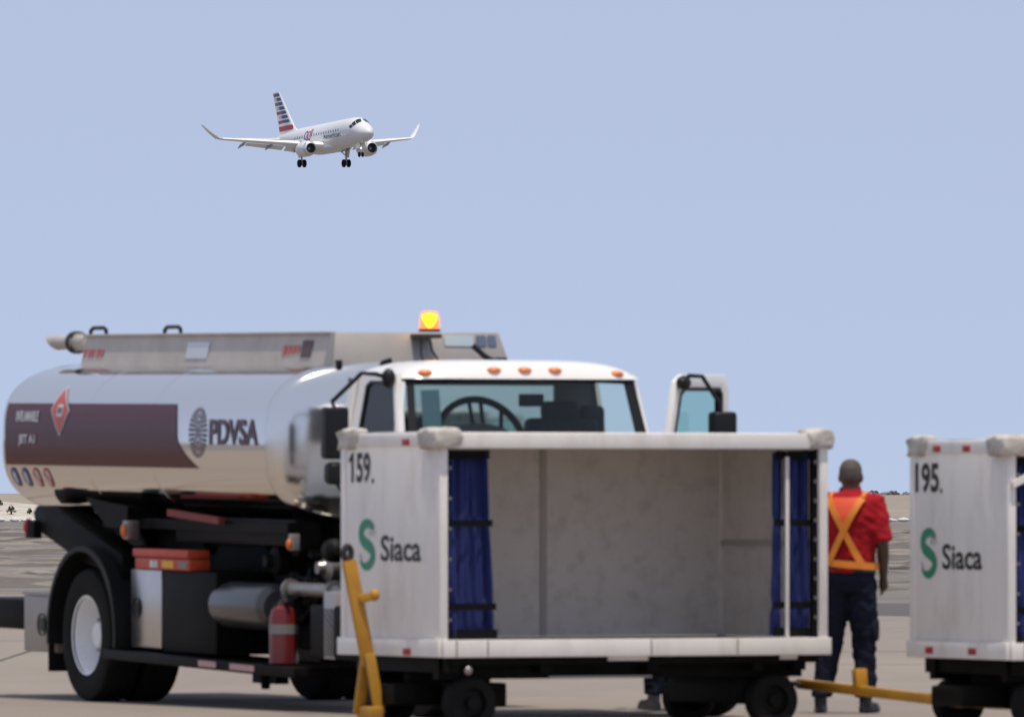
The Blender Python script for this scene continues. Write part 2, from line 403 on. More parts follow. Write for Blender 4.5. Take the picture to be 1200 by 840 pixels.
for k, (x, mt) in enumerate(((-1.53, blue_ink), (-1.30, blue_ink), (-1.07, red_ink), (-.85, red_ink))):
    zc, rr = 1.665, .075
    circ = lambda r, n=20: [(x + r*math.cos(2*math.pi*j/n), zc + r*math.sin(2*math.pi*j/n)) for j in range(n)]
    d = flat_on_tank(circ(rr), .004, 'safety_pictogram', mt, tank, 6)
    if k < 2:
        flat_on_tank([(x-.02, zc-.045), (x+.02, zc-.045), (x+.03, zc+.02), (x, zc+.05), (x-.03, zc+.02)], .007, 'pictogram_figure', white_ink, d, 4)
    else:
        flat_on_tank(circ(.054), .006, 'pictogram_field', white_ink, d, 5)
        flat_on_tank([(x-.05, zc+.03), (x-.03, zc+.05), (x+.05, zc-.03), (x+.03, zc-.05)], .008, 'pictogram_bar', red_ink, d, 5)

# catwalk trough on the tank
def trap(x, s=1): return [(x, -.70, 2.475), (x, -.64, 2.742), (x, -.60, 2.742), (x, -.60, 2.60), (x, .60, 2.60), (x, .60, 2.742), (x, .64, 2.742), (x, .70, 2.475)]
cw = TB(MB().loft([trap(-1.38), trap(3.40)]), 'catwalk', alu, angle=25)
m = MB().loft([[(3.40,-.705,2.485),(3.40,.705,2.485),(3.40,.645,2.752),(3.40,-.645,2.752)],[(3.60,-.705,2.485),(3.60,.705,2.485),(3.50,.645,2.752),(3.50,-.645,2.752)]])
bh = TB(m, 'front_bulkhead', alug, cw, bevel=.008)
TB(MB().box(-1.40, 3.42, -.665, -.585, 2.739, 2.757), 'top_rail', alu, cw, bevel=.006)
TB(MB().box(-1.40, 3.42, .585, .665, 2.739, 2.757), 'top_rail', alu, cw, bevel=.006)
def slope_pt(x, t, o): # t 0..1 up the near slanted side
    return (x, -.70 + .06*t - o, 2.475 + .267*t)
def side_plate(x0, x1, t0, t1, name, mt):
    m = MB().add([slope_pt(x0,t0,.006), slope_pt(x1,t0,.006), slope_pt(x1,t1,.006), slope_pt(x0,t1,.006)], [(0,1,2,3)]); return TB(m, name, mt, cw)
side_plate(.72, 1.15, .34, .80, 'catwalk_plate', mat('bare_plate', (.62,.62,.64), .35, .4))
side_plate(2.93, 3.12, .36, .82, 'catwalk_label', mat('brown_label', (.09,.05,.045), .5))
for k in range(4): side_plate(2.58+.085*k, 2.64+.085*k, .42+.02*k, .68, 'catwalk_mark', red_soft)
for k, w in enumerate((.05,.07,.04,.06,.05)): side_plate(-1.36+.09*k, -1.36+.09*k+w, .40, .62, 'catwalk_mark', red_soft)
for x in (-1.36, .15):
    TB(MB().tube([(x-.17,-.55,2.745),(x-.16,-.55,2.785),(x-.11,-.55,2.805),(x+.11,-.55,2.805),(x+.15,-.55,2.79),(x+.16,-.55,2.745)], .016, 8), 'grab_handle', black_plastic, cw)
m = MB().lathe([(0,.058),(.10,.056),(.42,.050),(.42,.082),(.50,.082),(.50,.06),(.72,.06),(.72,.03)], (-2.16,-.60,2.695), (1,0,0), 20)
m.v = [(p[0] - ((p[2]-2.695)*1.7 if p[0] < -2.1 else 0), p[1], p[2]) for p in m.v]
vp = TB(m, 'vent_pipe', alu)
m = MB().lathe([(.02,.052),(.02,.0)], (-2.16,-.60,2.695), (1,0,0), 20); m.v = [(p[0] - (p[2]-2.695)*1.7, p[1], p[2]) for p in m.v]
TB(m, 'pipe_mouth', black_plastic, vp)
TB(MB().lathe([(0,.088),(.06,.088),(.06,.05)], (-1.72,-.60,2.695), (1,0,0), 20, True), 'pipe_clamp', black_plastic, vp)
TB(MB().tube([(-1.60,-.60,2.695),(-1.40,-.60,2.67),(-1.30,-.55,2.60)], .05, 10), 'pipe_elbow', alu, vp)
for y, z in ((.225, 2.64),):
    bx = lambda z_: 3.60 - .10*(z_-2.47)/.315 + .004
    for (a, b, mt, nm) in ((.20,.43,sticker,'bulkhead_sticker'), (.455,.53,mat('slate_sticker',(.10,.13,.20),.5),'bulkhead_sticker'), (.545,.61,MATS['slate_sticker'],'bulkhead_sticker')):
        TB(MB().add([(bx(2.655),a,2.655),(bx(2.655),b,2.655),(bx(2.735),b,2.735),(bx(2.735),a,2.735)], [(0,1,2,3)]), nm, mt, bh)
for y, z, q in ((-.66,2.52,.03), (.62,2.52,.055)): TB(MB().box(3.57,3.62,y-q*.7,y+q*.7,z-q,z+q), 'bulkhead_fitting', black_plastic, bh, bevel=.006)

# beacon on a bracket
bk = TB(MB().box(3.50,3.72,-.06,.10,2.71,2.742), 'beacon_bracket', mat('brown_bracket', (.05,.04,.03), .6), None, bevel=.008)
lens = mat('lit_amber_lens', (.5,.08,.0), .3, emit=((1,.20,.0), 1.9)); lens.node_tree.nodes['Principled BSDF'].inputs['Alpha'].default_value = .55
TB(MB().lathe([(0,.072),(.02,.075),(.10,.066),(.125,.055),(.132,.0)], (3.64,.035,2.775), (0,0,1), 24), 'beacon_lens', lens, bk)
TB(MB().lathe([(0,.01),(.03,.035),(.06,.052),(.09,.05),(.10,0)], (3.64,.035,2.79), (0,0,1), 12), 'beacon_bulb', mat('beacon_bulb', (1,.7,.1), .3, emit=((1,.62,.01), 9.)), bk)
TB(MB().lathe([(0,.078),(.022,.078)], (3.64,.035,2.757), (0,0,1), 24, True), 'beacon_base', black_plastic, bk)
TB(MB().tube([(3.66,.03,2.70),(3.68,.04,2.62),(3.70,.09,2.53),(3.72,.12,2.46)], .008, 6), 'beacon_cable', black_plastic, bk)
TB(MB().tube([(3.66,-.04,2.70),(3.68,-.05,2.60),(3.70,-.03,2.48)], .006, 6), 'beacon_cable', black_plastic, bk)

TB(MB().tube([(3.72,.34,2.66),(3.76,.42,2.58),(3.80,.50,2.53)], .022, 8), 'bulkhead_hose', black_plastic, bh)
TB(MB().tube([(4.02,-.52,2.47),(4.03,-.50,2.53),(4.05,-.44,2.55)], .02, 8), 'roof_stub', black_plastic)
# cab
def roof_fn(u, v):
    x = 4.46 + .98*u; y = -.92 + 1.84*v; a = abs(2*v-1); b = abs(2*u-1)
    xx = x - (.10*a**2.5 if u > .5 else 0)
    z = 2.415 + .135 * max(0, 1 - a**4.2)**.5 * max(0, 1 - b**5)**.5
    return (xx, y, z)
cabr = MB().grid(roof_fn, 24, 28)
roof = TB(cabr, 'cab_roof', cab_white, angle=70)
TB(MB().grid(lambda u, v: (4.50 + .90*u - (.10*abs(2*v-1)**2.5 if u > .5 else 0), -.91+1.82*v, 2.413), 8, 8), 'headliner', interior, roof)
for y in (-.74,-.235,0.,.235,.74):
    x = 5.395 - .10*abs(y/.95)**2.5
    mm = MB().ell((x, y, 2.478 - .022*abs(y/.74)**3), (.045,.058,.022), 14, 8)
    TB(mm, 'clearance_light', mat('lit_amber_marker', (.78,.20,.02), .3), roof)
# lower cab shell (side walls, cowl, hood, fenders)
belt = 1.965
cab = TB(MB().box(4.52,5.50,-1.02,1.02,.92,1.10).box(4.52,4.56,-1.02,1.02,1.10,belt+.02), 'cab_floor', cab_white, bevel=.01)
side = lambda y0,y1: MB().box(4.52,5.56,y0,y1,.80,belt)
TB(side(-1.03,-.985), 'cab_side', cab_white, bevel=.012)
TB(MB().box(4.52,4.60,.985,1.03,.80,belt).box(5.46,5.56,.985,1.03,.80,belt).box(4.60,5.46,.985,1.03,.80,.95), 'cab_side', cab_white, bevel=.010)
hood = MB()
def hr(x, w, z1, z0=.95): return [(x,-w,z0),(x,-w,z1-.14),(x,-w+.06,z1-.05),(x,-w+.20,z1),(x,0,z1+.04),(x,w-.20,z1),(x,w-.06,z1-.05),(x,w,z1-.14),(x,w,z0)]
TB(MB().loft([hr(5.50,1.0,1.93),hr(5.75,.98,1.84),hr(6.3,.92,1.72),hr(6.85,.86,1.58),hr(7.03,.78,1.42)]), 'hood', cab_white, angle=40)
TB(MB().box(7.035,7.06,-.50,.50,.88,1.36), 'grille', black_plastic, bevel=.02)
for s in (-1,1):
    TB(MB().ell((6.99,s*.72,1.12), (.07,.16,.13), 16, 10, .7), 'headlight', mat('lamp_lens', (.7,.72,.74), .1))
    TB(MB().prism([(6.2+.62*math.cos(a), .46+.62*math.sin(a)) for a in [math.pi*k/14 for k in range(15)]] + [(6.2+.54*math.cos(a), .46+.54*math.sin(a)) for a in [math.pi*(14-k)/14 for k in range(15)]], 'y', s*.80, s*1.16), 'front_fender', cab_white, angle=50)
    TB(MB().box(4.15,5.1,s*.95,s*1.12,.42,.80), 'cab_step', black_metal, bevel=.02)
TB(MB().box(6.97,7.17,-1.08,1.08,.50,.82), 'front_bumper', cab_white, bevel=.04)
# pillars and glass. windscreen corners, base x forward
def ws(u, v, o=0.):   # u across 0..1 from near to far, v 0 base..1 top
    y = (-.985 + .055*v) * (1-u) + (.985 - .055*v) * u; c = 1 - (2*u-1)**2
    return (5.48 - .18*v + .10*c + o, y, 1.93 + (2.425 + .025*c - 1.93) * v)
wsm = MB().grid(lambda u, v: ws(.03 + .94*u, .02 + .96*v), 16, 6)
TB(wsm, 'windscreen', glass_ws)
frit = MB().grid(lambda u, v: ws(.03 + .94*u, .90 + .10*v, .006), 16, 2).grid(lambda u, v: ws(.028 + .03*u, v, .006), 2, 6).grid(lambda u, v: ws(.925 + .05*u, v, .006), 2, 6)
TB(frit, 'windscreen_seal', black_plastic)
def pill(u): return [Vector(ws(u, v)) for v in (-.1, .3, .7, 1.02)]
for u, s in ((.004, -1), (.996, 1)):
    TB(MB().tube([p + Vector((-.015 - (.05 if s > 0 else 0), s*.005 - (.025 if s > 0 else 0), 0)) for p in pill(u)], .036, 10), 'windscreen_pillar', cab_white)
# near side door window (closed door)
zt = 2.40
swin = [(4.73,belt),(5.40,belt),(5.31,2.365),(5.20,zt),(4.80,zt),(4.73,2.365)]
y_s = lambda z: -1.008 + .075*(z-belt)/.4
def sidefr(ring_o, ring_i, t):
    m = MB(); n = len(ring_o)
    A = [(p[0], y_s(p[1])-t, p[1]) for p in ring_o]; B = [(p[0], y_s(p[1])-t, p[1]) for p in ring_i]
    A2 = [(p[0], y_s(p[1])+.03, p[1]) for p in ring_o]; B2 = [(p[0], y_s(p[1])+.03, p[1]) for p in ring_i]
    o = A + B + A2 + B2; f = []
    for i in range(n):
        j = (i+1) % n; f += [(i,j,n+j,n+i), (2*n+j,2*n+i,3*n+i,3*n+j), (n+i,n+j,3*n+j,3*n+i), (j,i,2*n+i,2*n+j)]
    return m.add(o, f)
so = [(4.54,belt-.02),(5.47,belt-.02),(5.355,2.385),(5.22,zt+.035),(4.60,zt+.035),(4.54,2.385)]
TB(sidefr(so, swin, .004), 'door_window_frame', cab_white)
gw = [(4.76,belt+.01),(5.375,belt+.01),(5.295,2.35),(5.19,zt-.02),(4.81,zt-.02),(4.76,2.355)]
TB(sidefr(swin, gw, .001), 'door_window_seal', black_plastic)
TB(MB().add([(p[0], y_s(p[1])+.012, p[1]) for p in swin], [tuple(range(6))]), 'door_window', glass_ws)
TB(MB().add([(4.52,-1.02,belt-.02),(4.60,-1.015,belt-.02),(4.60,-.935,2.43),(4.52,-.935,2.43)], [(0,1,2,3)]), 'cab_quarter', cab_white, solid=-.03)
TB(MB().add([(4.52,1.02,belt-.02),(4.60,1.015,belt-.02),(4.60,.935,2.43),(4.52,.935,2.43)], [(0,1,2,3)]), 'cab_quarter', cab_white, solid=.03)
# rear wall with its window
rw = MB().box(4.52,4.56,-.98,-.62,belt,2.42).box(4.52,4.56,.62,.96,belt,2.42).box(4.52,4.56,-.62,.62,2.37,2.42).box(4.52,4.56,-.62,.62,belt,2.0)
TB(rw, 'cab_rear_wall', interior)
TB(MB().add([(4.54,-.63,1.99),(4.54,.63,1.99),(4.54,.63,2.38),(4.54,-.63,2.38)], [(0,1,2,3)]), 'rear_window', glass_ws)
# interior
dash = TB(MB().prism([(5.55,1.55),(5.55,1.98),(5.30,2.02),(5.08,1.95),(5.02,1.60)], 'y', -.95, .95), 'dashboard', interior, bevel=.03)
TB(MB().ell((5.22,-.28,2.0),(.16,.26,.10)), 'instrument_hood', interior, dash)
def wheel_ring(c, r, tilt, rad, n=36):
    rot = Matrix.Rotation(tilt, 3, 'Y'); return [Vector(c) + rot @ Vector((0, r*math.cos(2*math.pi*k/n), r*math.sin(2*math.pi*k/n))) for k in range(n+1)]
stw = TB(MB().tube(wheel_ring((4.98,-.15,1.95), .34, R(-20), .02), .026, 8), 'steering_wheel', black_plastic)
for dy in (-.045, .045, .20):
    a = Matrix.Rotation(R(-20), 3, 'Y')
    TB(MB().tube([Vector((4.98,-.15,1.95)) + a @ Vector((0,dy*.8,.05)), Vector((4.98,-.15,1.95)) + a @ Vector((0,dy,math.sqrt(.1156-dy*dy)))], .016, 6), 'spoke', black_plastic, stw)
def seat(y, w, z):
    o = TB(MB().box(4.66,4.82,y-w,y+w,1.35,z).box(4.66,5.10,y-w,y+w,1.30,1.45), 'seat', seat_cloth, bevel=.06, seg=3)
    TB(MB().box(4.67,4.77,y-.14,y+.14,z-.02,z+.12), 'headrest', seat_cloth, o, bevel=.045, seg=3)
seat(.58, .27, 2.14); seat(-.55, .27, 2.02)
TB(MB().box(4.68,4.78,.74,.92,1.9,2.23), 'belt_post', seat_cloth, bevel=.05, seg=3)
TB(MB().box(5.18,5.21,.05,.24,2.22,2.31), 'rear_view_mirror', black_plastic, bevel=.01)
TB(MB().add([ws(.085,.28,-.01), ws(.155,.28,-.01), ws(.155,.80,-.01), ws(.085,.80,-.01)], [(0,1,2,3)]), 'windscreen_sticker', mat('translucent_sticker', (.42,.56,.58), .6))
for y in (-.35,.45):
    TB(MB().tube([(5.66,y,1.95),(5.58,y+.12,2.0),(5.54,y+.40,2.02)], .010, 6), 'wiper', black_plastic)

# mirrors: near side and on the open door
def mirror(px, py, s, ax, ay):
    arm = TB(MB().tube([(ax,ay,2.41),(ax-.02,ay+s*.12,2.445),(ax-.04,ay+s*.22,2.45),(px,py+s*.02,2.25),(px,py,2.20)], .016, 8), 'mirror_arm', black_plastic)
    TB(MB().ell((ax,ay+s*.03,2.415),(.05,.05,.07)), 'arm_mount', black_plastic, arm)
    TB(MB().box(px-.06,px+.06,py-.09,py+.09,1.845,2.215), 'mirror_head', black_plastic, arm, bevel=.035, seg=3)
    TB(MB().box(px-.06,px+.06,py-.07,py+.07,1.665,1.825), 'wide_angle_mirror', black_plastic, arm, bevel=.05, seg=3)
    TB(MB().tube([(px,py,1.70),(px,py-s*.05,1.62),(px,py-s*.3,1.60)], .014, 6), 'mirror_brace', black_plastic, arm)
mirror(5.17, -1.36, -1, 5.33, -.985)

# open driver's door, hinged at the far windscreen pillar
HX, HY_, OA = 5.53, 1.05, R(50)
ca, sa = math.cos(OA), math.sin(OA)
def dr(p):   # door local: a back along the door from the hinge, b out of its outer face, z
    a, b, z = p; return (HX - a*ca + b*sa, HY_ + a*sa + b*ca, z)
do = [(0.,.95),(1.06,.95),(1.06,2.35),(.99,2.455),(.28,2.455),(.17,2.40),(.03,1.97)]
di = [(.10,1.93),(.95,1.93),(.95,2.315),(.91,2.36),(.30,2.36),(.235,2.325),(.10,1.95)]
m = MB(); n = len(do)
o_ = [(p[0], 0., p[1]) for p in do] + [(p[0], 0., p[1]) for p in di] + [(p[0], -.05, p[1]) for p in do] + [(p[0], -.05, p[1]) for p in di]
f_ = []
for i in range(n):
    j = (i+1) % n; f_ += [(i,j,n+j,n+i), (2*n+j,2*n+i,3*n+i,3*n+j), (n+i,n+j,3*n+j,3*n+i), (j,i,2*n+i,2*n+j)]
door = TB(m.add(o_, f_).xf(dr), 'open_door', cab_white, bevel=.008)
dk = [(.13,1.94),(.92,1.94),(.92,2.305),(.89,2.335),(.31,2.335),(.255,2.305),(.13,1.96)]
m = MB(); o_ = [(p[0], .003, p[1]) for p in di] + [(p[0], .003, p[1]) for p in dk] + [(p[0], -.053, p[1]) for p in di] + [(p[0], -.053, p[1]) for p in dk]
TB(m.add(o_, f_).xf(dr), 'window_seal', black_plastic, door)
TB(MB().add([dr((p[0], -.025, p[1])) for p in di], [tuple(range(n))]), 'window', glass_door, door)
TB(MB().box(.80,.92,0,.04,1.78,1.83).xf(dr), 'handle', black_plastic, door)
am = MB().tube([(.22,.01,2.395),(.25,.06,2.445),(.36,.11,2.44),(.55,.15,2.26),(.58,.15,2.18)], .016, 8).xf(dr)
am = TB(am, 'mirror_arm', black_plastic, door)
TB(MB().ell((.22,.03,2.395),(.075,.05,.05)).xf(dr), 'arm_mount', black_plastic, door)
c = dr((.62,.15,0))
TB(MB().box(c[0]-.06,c[0]+.06,c[1]-.095,c[1]+.095,1.83,2.19), 'mirror_head', black_plastic, door, bevel=.035, seg=3)

# chassis
for s in (-1,1): TB(MB().box(-1.85,6.95,s*.43-.05,s*.43+.05,.62,.90), 'frame_rail', black_metal)
for x in (-1.6,-.6,.9,2.2,3.5,4.6): TB(MB().box(x-.06,x+.06,-.38,.38,.66,.86), 'cross_member', black_metal)
for x in (-1.15,-.1,1.1,2.3,3.3):
    TB(MB().prism([(-.95,1.52),(-.45,.90),(.45,.90),(.95,1.52),(.6,1.40),(0,1.36),(-.6,1.40)], 'x', x-.05, x+.05), 'tank_saddle', black_metal)
TB(MB().box(-1.3,3.6,-.62,.62,.905,1.37), 'sub_frame', dark_part)
TB(MB().box(1.1,3.4,-.92,-.70,1.20,1.40), 'side_valance', dark_part, bevel=.03)
TB(MB().box(-.1,3.5,-1.02,-.80,1.30,1.375), 'tank_flange', black_metal)
TB(MB().prism([(-1.28,1.40),(-1.20,1.45),(-.85,1.45),(.55,1.10),(.55,.92),(-.35,1.05),(-1.22,1.27)], 'y', -1.12, -.92), 'rear_diagonal_beam', black_metal, bevel=.01)
TB(MB().prism([(-.25,1.52),(.60,1.46),(.60,1.30),(.2,1.30)], 'y', -1.10, -.6), 'outrigger', black_metal)
tl = TB(MB().box(-1.32,-1.14,-1.17,-1.10,1.20,1.33), 'tail_lamp_bracket', black_metal, bevel=.01)
TB(MB().ell((-1.30,-1.15,1.285),(.035,.04,.065)), 'tail_lamp', reflector_red, tl)
TB(MB().box(-.15,.45,-1.06,-.96,1.405,1.46), 'reflective_strip', mat('dusty_red_tape', (.30,.14,.12), .6))
sm = TB(MB().box(.70,.80,-1.18,-1.08,1.22,1.36), 'side_lamp_bracket', pipe_metal, bevel=.01)
TB(MB().ell((.75,-1.19,1.285),(.04,.02,.05)), 'side_lamp', amber, sm)
sm = TB(MB().box(3.70,3.78,-1.10,-1.04,1.18,1.30), 'marker_bracket', pipe_metal, bevel=.01)
TB(MB().ell((3.74,-1.11,1.225),(.03,.02,.04)), 'marker_lamp', amber, sm)
# boxes, bumper, boards
bx = TB(MB().box(-1.37,-.70,-1.16,-.62,.34,.765), 'steel_locker', mat('dull_locker_steel', (.36,.32,.28), .45, .7, var=.08), bevel=.012)
TB(MB().lathe([(0,.085),(.012,.085),(.016,.06),(.006,.05),(.006,0)], (-.98,-1.172,.55), (0,1,0), 20), 'locker_latch', black_plastic, bx)
TB(MB().box(-1.38,-.69,-1.165,-.62,.768,.79), 'locker_lid', MATS['dull_locker_steel'], bx)
TB(MB().box(-2.6,-1.40,-1.12,1.12,.50,.73), 'rear_bumper', black_metal, bevel=.02)
TB(MB().box(-1.9,-1.4,-.5,.5,.55,.92), 'bumper_mount', black_metal)
fen = [(.70*math.cos(a), .50+.66*math.sin(a)) for a in [R(-8+196*k/20) for k in range(21)]]
feni = [(.66*math.cos(a), .50+.62*math.sin(a)) for a in [R(188-196*k/20) for k in range(21)]]
for s in (-1,1):
    TB(MB().prism(fen+feni, 'y', s*.60, s*1.24), 'rear_fender', mat('satin_black_fender', (.010,.0105,.011), .5, spec=.2), angle=50)
    TB(MB().box(-.76,-.735,s*.62,s*1.2,.20,.62), 'mud_flap', rubber)
cabx = TB(MB().box(.77,1.37,-1.14,-.55,.42,1.00), 'polished_locker', boxsteel, bevel=.01)
TB(MB().lathe([(0,.075),(.012,.075),(.016,.05),(.006,.04),(.006,0)], (.90,-1.152,.715), (0,1,0), 20), 'locker_latch', black_plastic, cabx)
TB(MB().box(1.375,2.42,-1.13,-.50,.40,1.00), 'dark_cabinet', black_metal, bevel=.01)
rb = TB(MB().box(.90,1.98,-1.18,-1.0,1.095,1.155), 'red_beam', warn_red, bevel=.012)
rb2 = TB(MB().box(.92,1.98,-1.165,-1.0,1.005,1.088), 'red_label_bar', warn_red, None, bevel=.006)
for x0, x1, mt in ((1.22,1.29,white_ink),(1.31,1.36,white_ink),(1.46,1.68,yellow_ink),(1.78,1.94,mat('grey_plate',(.2,.19,.18),.5))):
    TB(MB().box(x0,x1,-1.170,-1.16,1.02,1.072), 'label', mt, rb2)
TB(MB().bar((1.35,-1.06,1.425),(2.35,-1.06,1.375),.05,.05), 'red_hose', mat('dull_red_hose', (.22,.03,.02), .6))
ac = TB(MB().lathe([(0,.0),(.01,.12),(.05,.165),(.10,.172),(.90,.172),(.95,.165),(.99,.12),(1.0,0)], (2.30,-1.0,.765), (1,0,0), 28), 'air_reservoir', grey_metal)
TB(MB().tube([(3.45,-1.0,.86),(3.55,-1.0,.90),(4.35,-1.0,.90),(4.45,-1.0,.88),(4.47,-1.0,.5)], .05, 12), 'fuel_pipe', pipe_metal)
TB(MB().tube([(3.9,-.95,.62),(4.1,-1.0,.50),(4.4,-1.05,.47)], .04, 10), 'fuel_pipe', pipe_metal)
for x in (3.50,4.30): TB(MB().lathe([(0,.075),(.035,.075)], (x,-1.0,.90), (1,0,0), 16, True), 'pipe_flange', pipe_metal)
TB(MB().box(4.40,4.60,-1.12,-1.0,.42,.90), 'upright_bracket', mat('bare_bracket', (.42,.40,.38), .4, .5), bevel=.01)
for k in range(12):
    x = random.uniform(2.5,4.2); z = random.uniform(.75,1.2); y = random.uniform(-.9,-.6); q = random.uniform(.04,.11)
    TB(MB().lathe([(0,q*.6),(.03,q),(.12,q),(.15,q*.5),(.2,q*.4)], (x,y,z), random.choice(((1,0,0),(0,-1,0),(0,0,1))), 14, True), 'valve', random.choice((dark_part, dark_part, pipe_metal, black_metal)))
for k in range(7):
    x = random.uniform(2.4,3.9); z = random.uniform(.7,1.15); y = random.uniform(-.9,-.7)
    TB(MB().tube([(x,y,z),(x+.2,y-.04,z+random.uniform(-.15,.15)),(x+.45,y,z+random.uniform(-.1,.1)),(x+.6,y+.1,z-.2)], random.uniform(.018,.035), 8), 'hose', random.choice((dark_part, black_metal, rubber)))
TB(MB().box(2.45,4.3,-.70,-.45,.45,1.1), 'pump_housing', dark_part, bevel=.03)
def board(x): return .405 - .024*(x-.5)
m = MB().box(.45,4.15,-1.24,-.62,0,.075); m.v = [(p[0],p[1],p[2]+board(p[0])-.075) for p in m.v]
run = m.build('running_board', black_metal, truck, bevel=.01)
for x0, x1 in ((2.35,2.68),(2.95,3.40)):
    m = MB().box(x0,x1,-1.246,-1.23,.018,.062); m.v = [(p[0],p[1],p[2]+board(p[0])-.075) for p in m.v]; m.build('reflective_strip', reflect_pale, run)
TB(MB().box(2.55,3.0,-.9,-.8,.20,.32).lathe([(0,.03),(.12,.05),(.14,.02)], (2.8,-.9,.16), (0,0,1), 12), 'drain_valve', black_metal)
# axles and wheels stay on the ground
MB().tube([(0,-1.1,.5),(0,1.1,.5)], .09, 12).ell((0,0,.5),(.22,.2,.2)).build('rear_axle', black_metal, truck)
MB().tube([(6.2,-1.0,.5),(6.2,1.0,.5)], .06, 10).build('front_axle', black_metal, truck)
TY = [(-.13,.30),(-.14,.36),(-.145,.44),(-.13,.485),(-.10,.50),(.10,.50),(.13,.485),(.145,.44),(.14,.36),(.13,.30),(.10,.285),(-.10,.285),(-.13,.30)]
tyre_me = MB().lathe(TY, (0,0,0), (0,1,0), 48).mesh('tyre', rubber)
rim_me = MB().lathe([(-.125,.285),(-.13,.30),(-.115,.298),(-.10,.27),(.0,.255),(.06,.24),(.065,.16),(.03,.13),(-.02,.10),(-.05,.085),(-.055,0)], (0,0,0), (0,1,0), 40).mesh('rim', rim_white)
nut_me = MB().lathe([(0,.016),(.035,.014),(.035,0)], (0,0,0), (0,-1,0), 8).mesh('wheel_nut', pipe_metal)
groove = MB()
for k in (-.07, -.02, .03, .08): groove.lathe([(k,.5015),(k+.012,.5015)], (0,0,0), (0,1,0), 48)
groove_me = groove.mesh('tread_groove', black_plastic)
def tw(x, y, flip, turn=0):
    t = link('wheel', tyre_me, truck); t.location = (x, y, .5); t.rotation_euler = (0, 0, turn + (math.pi if flip else 0))
    link('rim', rim_me, t); link('tread_groove', groove_me, t)
    for k in range(10):
        nt = link('wheel_nut', nut_me, t); a = 2*math.pi*k/10; nt.location = (.19*math.cos(a), .055, .19*math.sin(a))
tw(0,-1.06,False); tw(0,-.74,True); tw(0,1.06,True); tw(0,.74,False)
tw(6.2,-1.04,False); tw(6.2,1.04,True)

ex = thing('fire_extinguisher', 'red fire extinguisher standing on the fuel truck running board', 'fire extinguisher')
ex.parent = None
_m = Matrix.Translation((-2.109,77.39,0)) @ Matrix.Rotation(R(-66),4,'Z')
ex.location = _m @ Vector((3.62,-1.10,.333)); ex.rotation_euler = (0,0,R(-66))
MB().lathe([(0,.09),(.01,.105),(.34,.105),(.40,.085),(.43,.04),(.45,.035)], (0,0,0), (0,0,1), 28, True).build('cylinder', fire_red, ex)
MB().lathe([(.22,.107),(.29,.107)], (0,0,0), (0,0,1), 28).build('label', mat('grey_label', (.20,.19,.18), .5), ex)
MB().box(-.03,.12,-.02,.02,.45,.475).box(-.03,.10,-.015,.015,.49,.505).build('valve_handle', black_plastic, ex)
MB().tube([(-.03,0,.46),(-.10,-.03,.42),(-.125,-.04,.25),(-.12,-.04,.08)], .014, 8).build('hose', black_plastic, ex)
# ------------------------------------------------------------------ baggage carts (local: x along the open side, y across to the back, origin under the near front corner)
CL, CWD, Z0, Z1, Z2, Z3 = 2.89, 1.485, .483, .597, 1.858, 1.962
S_PTS = [(.86,.86),(.70,.95),(.48,.97),(.27,.89),(.20,.74),(.30,.60),(.52,.51),(.72,.42),(.82,.27),(.72,.12),(.50,.03),(.28,.06),(.16,.17)]
def ribbon(pts, wfn, n=40):
    P = [Vector(p) for p in pts]; out = []
    for i in range(n + 1):
        t = i / n * (len(P) - 1); k = min(int(t), len(P) - 2); u = t - k
        p0, p1, p2, p3 = P[max(k-1,0)], P[k], P[k+1], P[min(k+2, len(P)-1)]
        out.append(.5*((2*p1) + (p2-p0)*u + (2*p0-5*p1+4*p2-p3)*u*u + (3*p1-p0-3*p2+p3)*u**3))
    v = []
    for i, p in enumerate(out):
        d = (out[min(i+1,n)] - out[max(i-1,0)]).normalized(); nn = Vector((-d.y, d.x)); w = wfn(i/n)/2
        v += [tuple(p + nn*w), tuple(p - nn*w)]
    return v, [(2*i, 2*i+1, 2*i+3, 2*i+2) for i in range(n)]
def curtain(x0t, x1t, x0b, x1b, y, folds, parent, ph=0.):
    zs = [Z2-.02, 1.70, 1.50, 1.40, 1.365, 1.33, 1.20, 1.0, .86, .815, .77, .70, .61]
    def fn(u, v):
        k = v*(len(zs)-1); i = min(int(k), len(zs)-2); z = zs[i] + (zs[i+1]-zs[i])*(k-i); t = (zs[0]-z)/(zs[0]-zs[-1])
        pin = min(abs(z-1.365), abs(z-.815)); amp = .028*min(1, .35 + pin/.10)
        a, b = x0t+(x0b-x0t)*t, x1t+(x1b-x1t)*t
        uu = u + .05*math.sin(3*u*folds+ph); w = math.sin(2*math.pi*folds*uu + ph + .6*math.sin(4*t+2*u)) * (.7+.5*math.sin(9*u+ph)) + .45*math.sin(2*math.pi*folds*1.7*u + 1 + 1.6*t) + .25*math.sin(31*u+7*t)
        return (a+(b-a)*u, y + amp*w, z)
    c = MB().grid(fn, folds*12, 48).build('curtain', blue_tarp, parent, angle=80)
    def band(z, h, name='curtain_strap'):
        t = (zs[0]-z)/(zs[0]-zs[-1]); a, b = x0t+(x0b-x0t)*t, x1t+(x1b-x1t)*t
        MB().grid(lambda u, v: (a-.012+(b-a+.024)*u, y-.034-.012*math.sin(math.pi*u)+.006*math.sin(9*u), z+h*(v-.5)), 12, 2).build(name, strap_black, c, solid=.004)
    band(1.365, .045); band(.815, .045); band(.635, .06, 'curtain_hem'); band(Z2-.04, .06, 'curtain_header')
    return c
